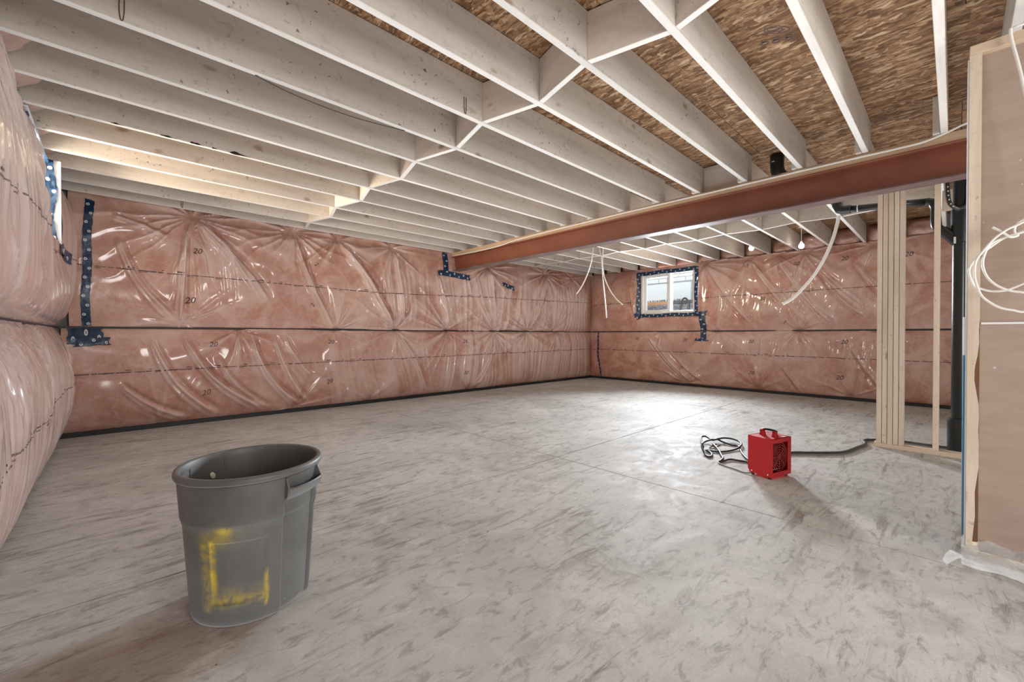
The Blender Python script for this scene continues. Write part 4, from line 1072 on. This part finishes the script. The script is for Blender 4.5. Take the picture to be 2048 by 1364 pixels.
# ------------------------------------------------------------------ trash can
def make_can():
    cx, cy = .427, 2.05
    root = empty('trash_can', (cx, cy, 0)); tag(root, 'big round gray plastic trash can smeared with yellow paint', 'trash can')
    m = NT('gray_scuffed_plastic')
    v = m.coord('Object')
    n1 = m.noise(v, 6, 5, .65); n2 = m.noise(m.coord('Object', (1, 1, .35)), 22, 5, .7, 1.2)
    c = m.ramp(n1, [(.3, (.075, .075, .072)), (.7, (.115, .115, .111))])
    scr = m.math('MULTIPLY', m.ramp(n2, [(.66, 0), (.71, 1)]), m.ramp(m.noise(v, 3.5, 3), [(.48, 0), (.62, 1)]))
    c = m.mix(c, (.42, .40, .38), m.math('MULTIPLY', scr, .8))
    at = m.n('ShaderNodeAttribute'); at.attribute_name = 'paint'
    pf = m.math('MULTIPLY', at.outputs['Fac'], m.ramp(m.noise(v, 16, 6, .7, .8), [(.34, 0.0), (.56, 1)]))
    c = m.mix(c, (.52, .38, .015), m.math('MULTIPLY', pf, 1.0, clamp=True))
    m.col(c); m.set(Roughness=m.ramp(n1, [(.3, .38), (.7, .55)])); m.bump(n1, .08, .01)
    N = 240
    TH = -101.7
    d2 = lambda a, b: (a-b+180) % 360 - 180
    hz = TH+46; hz2 = hz+180
    pan0, pan1 = TH-36, TH+12
    prof_z = [0.0, .004, .012, .03, .05, .07, .085, .09, .10, .13, .17, .21, .25, .29, .318, .324, .33, .345, .36, .372, .378, .39, .396, .40, .42, .45, .48, .51, .53, .542]
    mb = MB(); paint = []
    for z in prof_z:
        for k in range(N):
            th = k*360/N - 180
            r = .214 + .037*(z/.57)
            if z > .393: r += .0045
            elif z > .375: r += .0045*(z-.375)/.018
            if z > .36: r += .002
            if z < .012: r -= .005*(1-z/.012)**2
            # handle bays: recessed channels under the handles
            for hh in (hz, hz2):
                q = abs(d2(th, hh))
                if q < 21 and z < .47: r -= .010*min(1, (21-q)/1.5)*(1 if z < .455 else (.47-z)/.015)
                if 21 <= q < 26 and z < .43: r += .004*min(1, (26-q)/1.5)
            # label panel
            if pan0 < th < pan1 and .085 < z < .33:
                e = min(1, min(th-pan0, pan1-th)/1.2); ez = min(1, min(z-.085, .33-z)/.006)
                r -= .0035*min(e, ez)
            a = R(th); mb.v.append((r*math.cos(a), r*math.sin(a), z))
            # yellow paint follows the panel edges, with drips
            p = 0
            if .10 < z < .335: p = max(p, math.exp(-(d2(th, pan0+1.5)/3.2)**2)*1.0)
            if .06 < z < .33: p = max(p, .55*math.exp(-(d2(th, pan0-6)/4.5)**2))
            if pan0-2 < th < pan1+2: p = max(p, math.exp(-((z-.105)/.022)**2)*(.75+.25*math.cos(R(th*9))))
            if .06 < z < .20: p = max(p, .9*math.exp(-(d2(th, pan1-.8)/1.3)**2))
            p = max(p, .95*math.exp(-(d2(th, TH-22)/8)**2-((z-.372)/.018)**2))
            p = max(p, .45*math.exp(-(d2(th, TH-30)/16)**2-((z-.345)/.03)**2))
            paint.append(p)
    nz = len(prof_z)
    for i in range(nz-1):
        for k in range(N):
            k2 = (k+1) % N
            mb.f.append((i*N+k, i*N+k2, (i+1)*N+k2, (i+1)*N+k)); mb.m.append(0)
    # inner wall
    ib = len(mb.v)
    iz = [.542, .50, .40, .25, .10, .02, .012]
    for z in iz:
        for k in range(N):
            a = R(k*360/N-180); r = .208 + .037*(z/.57) - (.0 if z > .015 else .01)
            mb.v.append((r*math.cos(a), r*math.sin(a), z)); paint.append(0)
    for i in range(len(iz)-1):
        for k in range(N):
            k2 = (k+1) % N
            mb.f.append((ib+i*N+k2, ib+i*N+k, ib+(i+1)*N+k, ib+(i+1)*N+k2)[::-1]); mb.m.append(0)
    mb.f.append(tuple(range(N))[::-1]); mb.m.append(0)
    e = ib+(len(iz)-1)*N
    mb.f.append(tuple(e+k for k in range(N))); mb.m.append(0)
    body = mb.build('body', m.mat, root, smooth='angle', angle=28)
    at_ = body.data.attributes.new('paint', 'FLOAT', 'POINT'); at_.data.foreach_set('value', paint)
    fix_normals(body)
    rim = MB().lathe([(.255, .545), (.2645, .546), (.2668, .552), (.2668, .562), (.2635, .570), (.257, .573), (.249, .572), (.2455, .566), (.2445, .538)], 120, (0, 0, 0)).build('rim', m.mat, root, smooth=True)
    for hh in (hz, hz2):
        hb = MB(); n = 16; w = 20
        for i in range(n+1):
            a = R(hh-w+2*w*i/n); s_ = min(1, min(i, n-i)/1.6)
            ro = .268+.016*s_; ri = .244
            for (r, z) in [(ri, .462), (ri+.012, .452), (ro-.004, .470), (ro+.004, .498), (ro, .503), (ro-.008, .498), (ro-.014, .476), (ri, .474)]:
                hb.v.append((r*math.cos(a), r*math.sin(a), z))
        for i in range(n):
            for k in range(8):
                k2 = (k+1) % 8
                hb.f.append((i*8+k, i*8+k2, (i+1)*8+k2, (i+1)*8+k)); hb.m.append(0)
        hb.f.append(tuple(range(8))); hb.m.append(0); hb.f.append(tuple(n*8+k for k in range(8))[::-1]); hb.m.append(0)
        for sgn in (-1, 1):
            a0 = hh+sgn*w
            vs_ = []
            for da in (-.8, .8):
                a = R(a0+da)
                for (r, z) in [(.240, .54), (.262, .54), (.276, .50), (.268, .465), (.240, .45)]:
                    vs_.append((r*math.cos(a), r*math.sin(a), z))
            b0 = len(hb.v); hb.v += vs_
            for k in range(5):
                k2 = (k+1) % 5
                hb.f.append((b0+k, b0+k2, b0+5+k2, b0+5+k)); hb.m.append(0)
            hb.f.append((b0, b0+1, b0+2, b0+3, b0+4)); hb.m.append(0); hb.f.append((b0+9, b0+8, b0+7, b0+6, b0+5)); hb.m.append(0)
        fix_normals(hb.build('handle', m.mat, root, smooth='angle'))
    sp = MB()
    a = R(118); r = .236
    for k in range(10):
        an = 2*math.pi*k/10; sp.v.append(((r-.002)*math.cos(a+.055*math.cos(an)), (r-.002)*math.sin(a+.055*math.cos(an)), .48+.014*math.sin(an)+.006*math.cos(an)))
    sp.v.append(((r-.006)*math.cos(a), (r-.006)*math.sin(a), .48))
    for k in range(10): sp.f.append((k, (k+1) % 10, 10)); sp.m.append(0)
    sp.build('foam_spot', plain('dried_foam', (.62, .56, .42), .7), root)['label'] = 'cream spot of dried foam on the inside'
    return root
make_can()

# ------------------------------------------------------------------ heater
def make_heater():
    root = empty('space_heater', (3.7535, 1.0003, 0), R(-15.93)); tag(root, 'red box-shaped electric construction heater standing on the concrete', 'heater')
    w, d, z0_, z1_ = .254, .187, .018, .310
    t = .004
    sh = MB()
    # shell open at the front (-Y local)
    def side(x):
        prof = [(-d/2, z0_), (d/2-.02, z0_), (d/2, z0_+.03), (d/2, z1_), (-d/2, z1_-.004)]
        b = len(sh.v)
        for xx in (x-t/2, x+t/2):
            for (yy_, zz_) in prof: sh.v.append((xx, yy_, zz_))
        for k in range(5):
            k2 = (k+1) % 5; sh.f.append((b+k, b+k2, b+5+k2, b+5+k)); sh.m.append(0)
        sh.f.append(tuple(b+k for k in range(5))); sh.m.append(0); sh.f.append(tuple(b+5+k for k in range(5))[::-1]); sh.m.append(0)
    side(-w/2+t/2); side(w/2-t/2)
    sh.box(-w/2+t, w/2-t, -d/2, d/2, z0_, z0_+t)
    sh.box(-w/2+t, w/2-t, -d/2+.01, d/2, z1_-.006, z1_-.002)
    sh.box(-w/2+t, w/2-t, d/2-t, d/2, z0_+.02, z1_)
    fix_normals(sh.build('shell', M['heater_red'], root, bevel=.0015))
    fr = MB().box(-w/2+t, w/2-t, -d/2, -d/2+.004, z0_+t, z0_+.034).box(-w/2+t, w/2-t, -d/2, -d/2+.004, z1_-.036, z1_-.006)
    fr.box(-w/2+t, -w/2+.016, -d/2, -d/2+.004, z0_+.03, z1_-.03).box(w/2-.045, w/2-t, -d/2, -d/2+.004, z0_+.03, z1_-.03)
    fr.build('front_frame', M['heater_red'], root)
    MB().box(-w/2+t, w/2-t, -d/2+.07, -d/2+.074, z0_+t, z1_-.01).build('back_baffle', M['heater_dark'], root)
    MB().quad((-.06, -d/2+.03, z0_+.040), (.05, -d/2+.028, z0_+.044), (.05, -d/2+.034, z0_+.050), (-.06, -d/2+.036, z0_+.046)).build('element_bar', M['chrome'], root)
    gr = MB(); cz = (z0_+z1_)/2; cxx = -.012
    for r in (.018, .034, .050, .066, .082, .096):
        pts = [(cxx+r*math.cos(a)*1.0, -d/2+.008, cz+r*math.sin(a)*1.12) for a in np.linspace(0, 2*math.pi, 25)]
        gr.tube(pts, .0022, 5, 1, cap=False)
    for a in np.linspace(0, math.pi, 5)[:-1]:
        gr.tube([(cxx-.1*math.cos(a), -d/2+.009, cz-.112*math.sin(a)), (cxx+.1*math.cos(a), -d/2+.009, cz+.112*math.sin(a))], .0022, 5, 1)
    gr.build('grille', M['grille'], root, smooth=True)
    fan = MB()
    for k in range(5):
        a = k*2*math.pi/5
        p = [(cxx+.015*math.cos(a-.3), -d/2+.05, cz+.015*math.sin(a-.3)), (cxx+.085*math.cos(a-.35), -d/2+.042, cz+.085*math.sin(a-.35)), (cxx+.085*math.cos(a+.35), -d/2+.056, cz+.085*math.sin(a+.35)), (cxx+.015*math.cos(a+.3), -d/2+.052, cz+.015*math.sin(a+.3))]
        fan.quad(*p)
    fan.build('fan', M['heater_dark'], root)
    for sx in (-1, 1):
        for sy in (-1, 1):
            MB().lathe([(0, 0), (.011, 0), (.012, .004), (.009, .019), (0, .019)], 12, (sx*(w/2-.022), sy*(d/2-.028), 0)).build('foot', M['black_rubber'], root, smooth='angle')
    for yy_ in (-d/2+.03, d/2-.03):
        MB().lathe([(0, -.0045), (.005, -.003), (.006, 0)], 10, (-w/2, yy_, z0_+.018), 'x').build('rivet', M['chrome'], root, smooth=True)
    # handle: two red posts and a black grip across the top
    for hy in (-.048, .048):
        MB().lathe([(.024, 0), (.022, .012), (.016, .030), (.018, .040), (.021, .046), (0, .048)], 16, (-.01, hy, z1_-.004)).build('handle_post', M['heater_red'], root, smooth='angle')
    MB().tube([(-.01, -.062, z1_+.040), (-.01, -.04, z1_+.046), (-.01, 0, z1_+.047), (-.01, .04, z1_+.042), (-.01, .066, z1_+.022)], .009, 10, 5).build('handle_grip', M['black_rubber'], root, smooth=True)
    MB().lathe([(0, .03), (.016, .03), (.018, .004), (.03, .003), (.03, 0)], 16, (.07, .0, z1_-.004)).build('control_knob', M['heater_red'], root, smooth='angle')
    MB().box(.045, .075, -d/2+.012, -d/2+.03, z1_-.0025, z1_-.0012).build('label_strip', M['white'], root)
    return root
make_heater()
cable('thick dark gray supply cable snaking from the red heater to the stud wall', [(3.86, 1.06, .05), (3.96, 1.10, .022), (4.2, 1.20, .016), (4.507, 1.034, .016), (4.64, .907, .016), (4.773, .78, .016), (4.915, .691, .016), (5.197, .636, .016), (5.40, .60, .016), (5.62, .62, .016), (5.80, .40, .016), (5.80, .15, .016), (5.82, -.4, .016)], .016, 'gray_cable', 'supply_cable', 'cable', n=10)
cable('black heater cord looping on the floor left of the red heater',
      [(3.80, 1.095, .10), (3.95, 1.20, .03), (4.20, 1.34, .010), (4.44, 1.446, .010), (4.443, 1.52, .010), (4.467, 1.605, .02), (4.488, 1.67, .03), (4.332, 1.68, .05), (4.105, 1.652, .07), (4.024, 1.633, .05), (3.915, 1.562, .015), (3.862, 1.505, .010), (3.939, 1.509, .012), (4.027, 1.561, .012), (4.063, 1.607, .012),
       (4.102, 1.5, .011), (4.27, 1.434, .012), (4.426, 1.423, .026), (4.571, 1.479, .026), (4.625, 1.568, .03), (4.584, 1.637, .035), (4.474, 1.655, .042), (4.387, 1.681, .04), (4.452, 1.766, .05), (4.396, 1.79, .05), (4.21, 1.714, .04), (4.12, 1.66, .02)], .0095, 'black_rubber', 'heater_cable', 'cable')
cable('second black cord trailing from the heater foot to the plug', [(3.78, 1.10, .03), (3.94, 1.207, .010), (3.933, 1.292, .010), (3.904, 1.352, .012), (3.778, 1.381, .010), (3.857, 1.385, .024), (3.943, 1.428, .022), (4.119, 1.519, .024), (4.313, 1.643, .02)], .0095, 'black_rubber', 'heater_cable', 'cable')
cable('thin brown cord lying in a shallow arc before the heater', [(3.776, 1.395, .008), (3.74, 1.372, .006), (3.705, 1.306, .006), (3.675, 1.226, .006), (3.639, 1.14, .006), (3.66, 1.10, .010)], .0045, 'gray_cable', 'thin_cord', 'cord')
pg = empty('power_plug', (4.33, 1.62, 0)); tag(pg, 'gray molded plug block lying in the black cord loops', 'plug')
part(pg, MB().box(4.27, 4.39, 1.60, 1.65, .0, .012), 'plug_body', M['gray_cable'], bevel=.004)
part(pg, MB().box(4.20, 4.27, 1.608, 1.614, .002, .010).box(4.20, 4.27, 1.634, 1.640, .002, .010), 'plug_blades', M['chrome'])
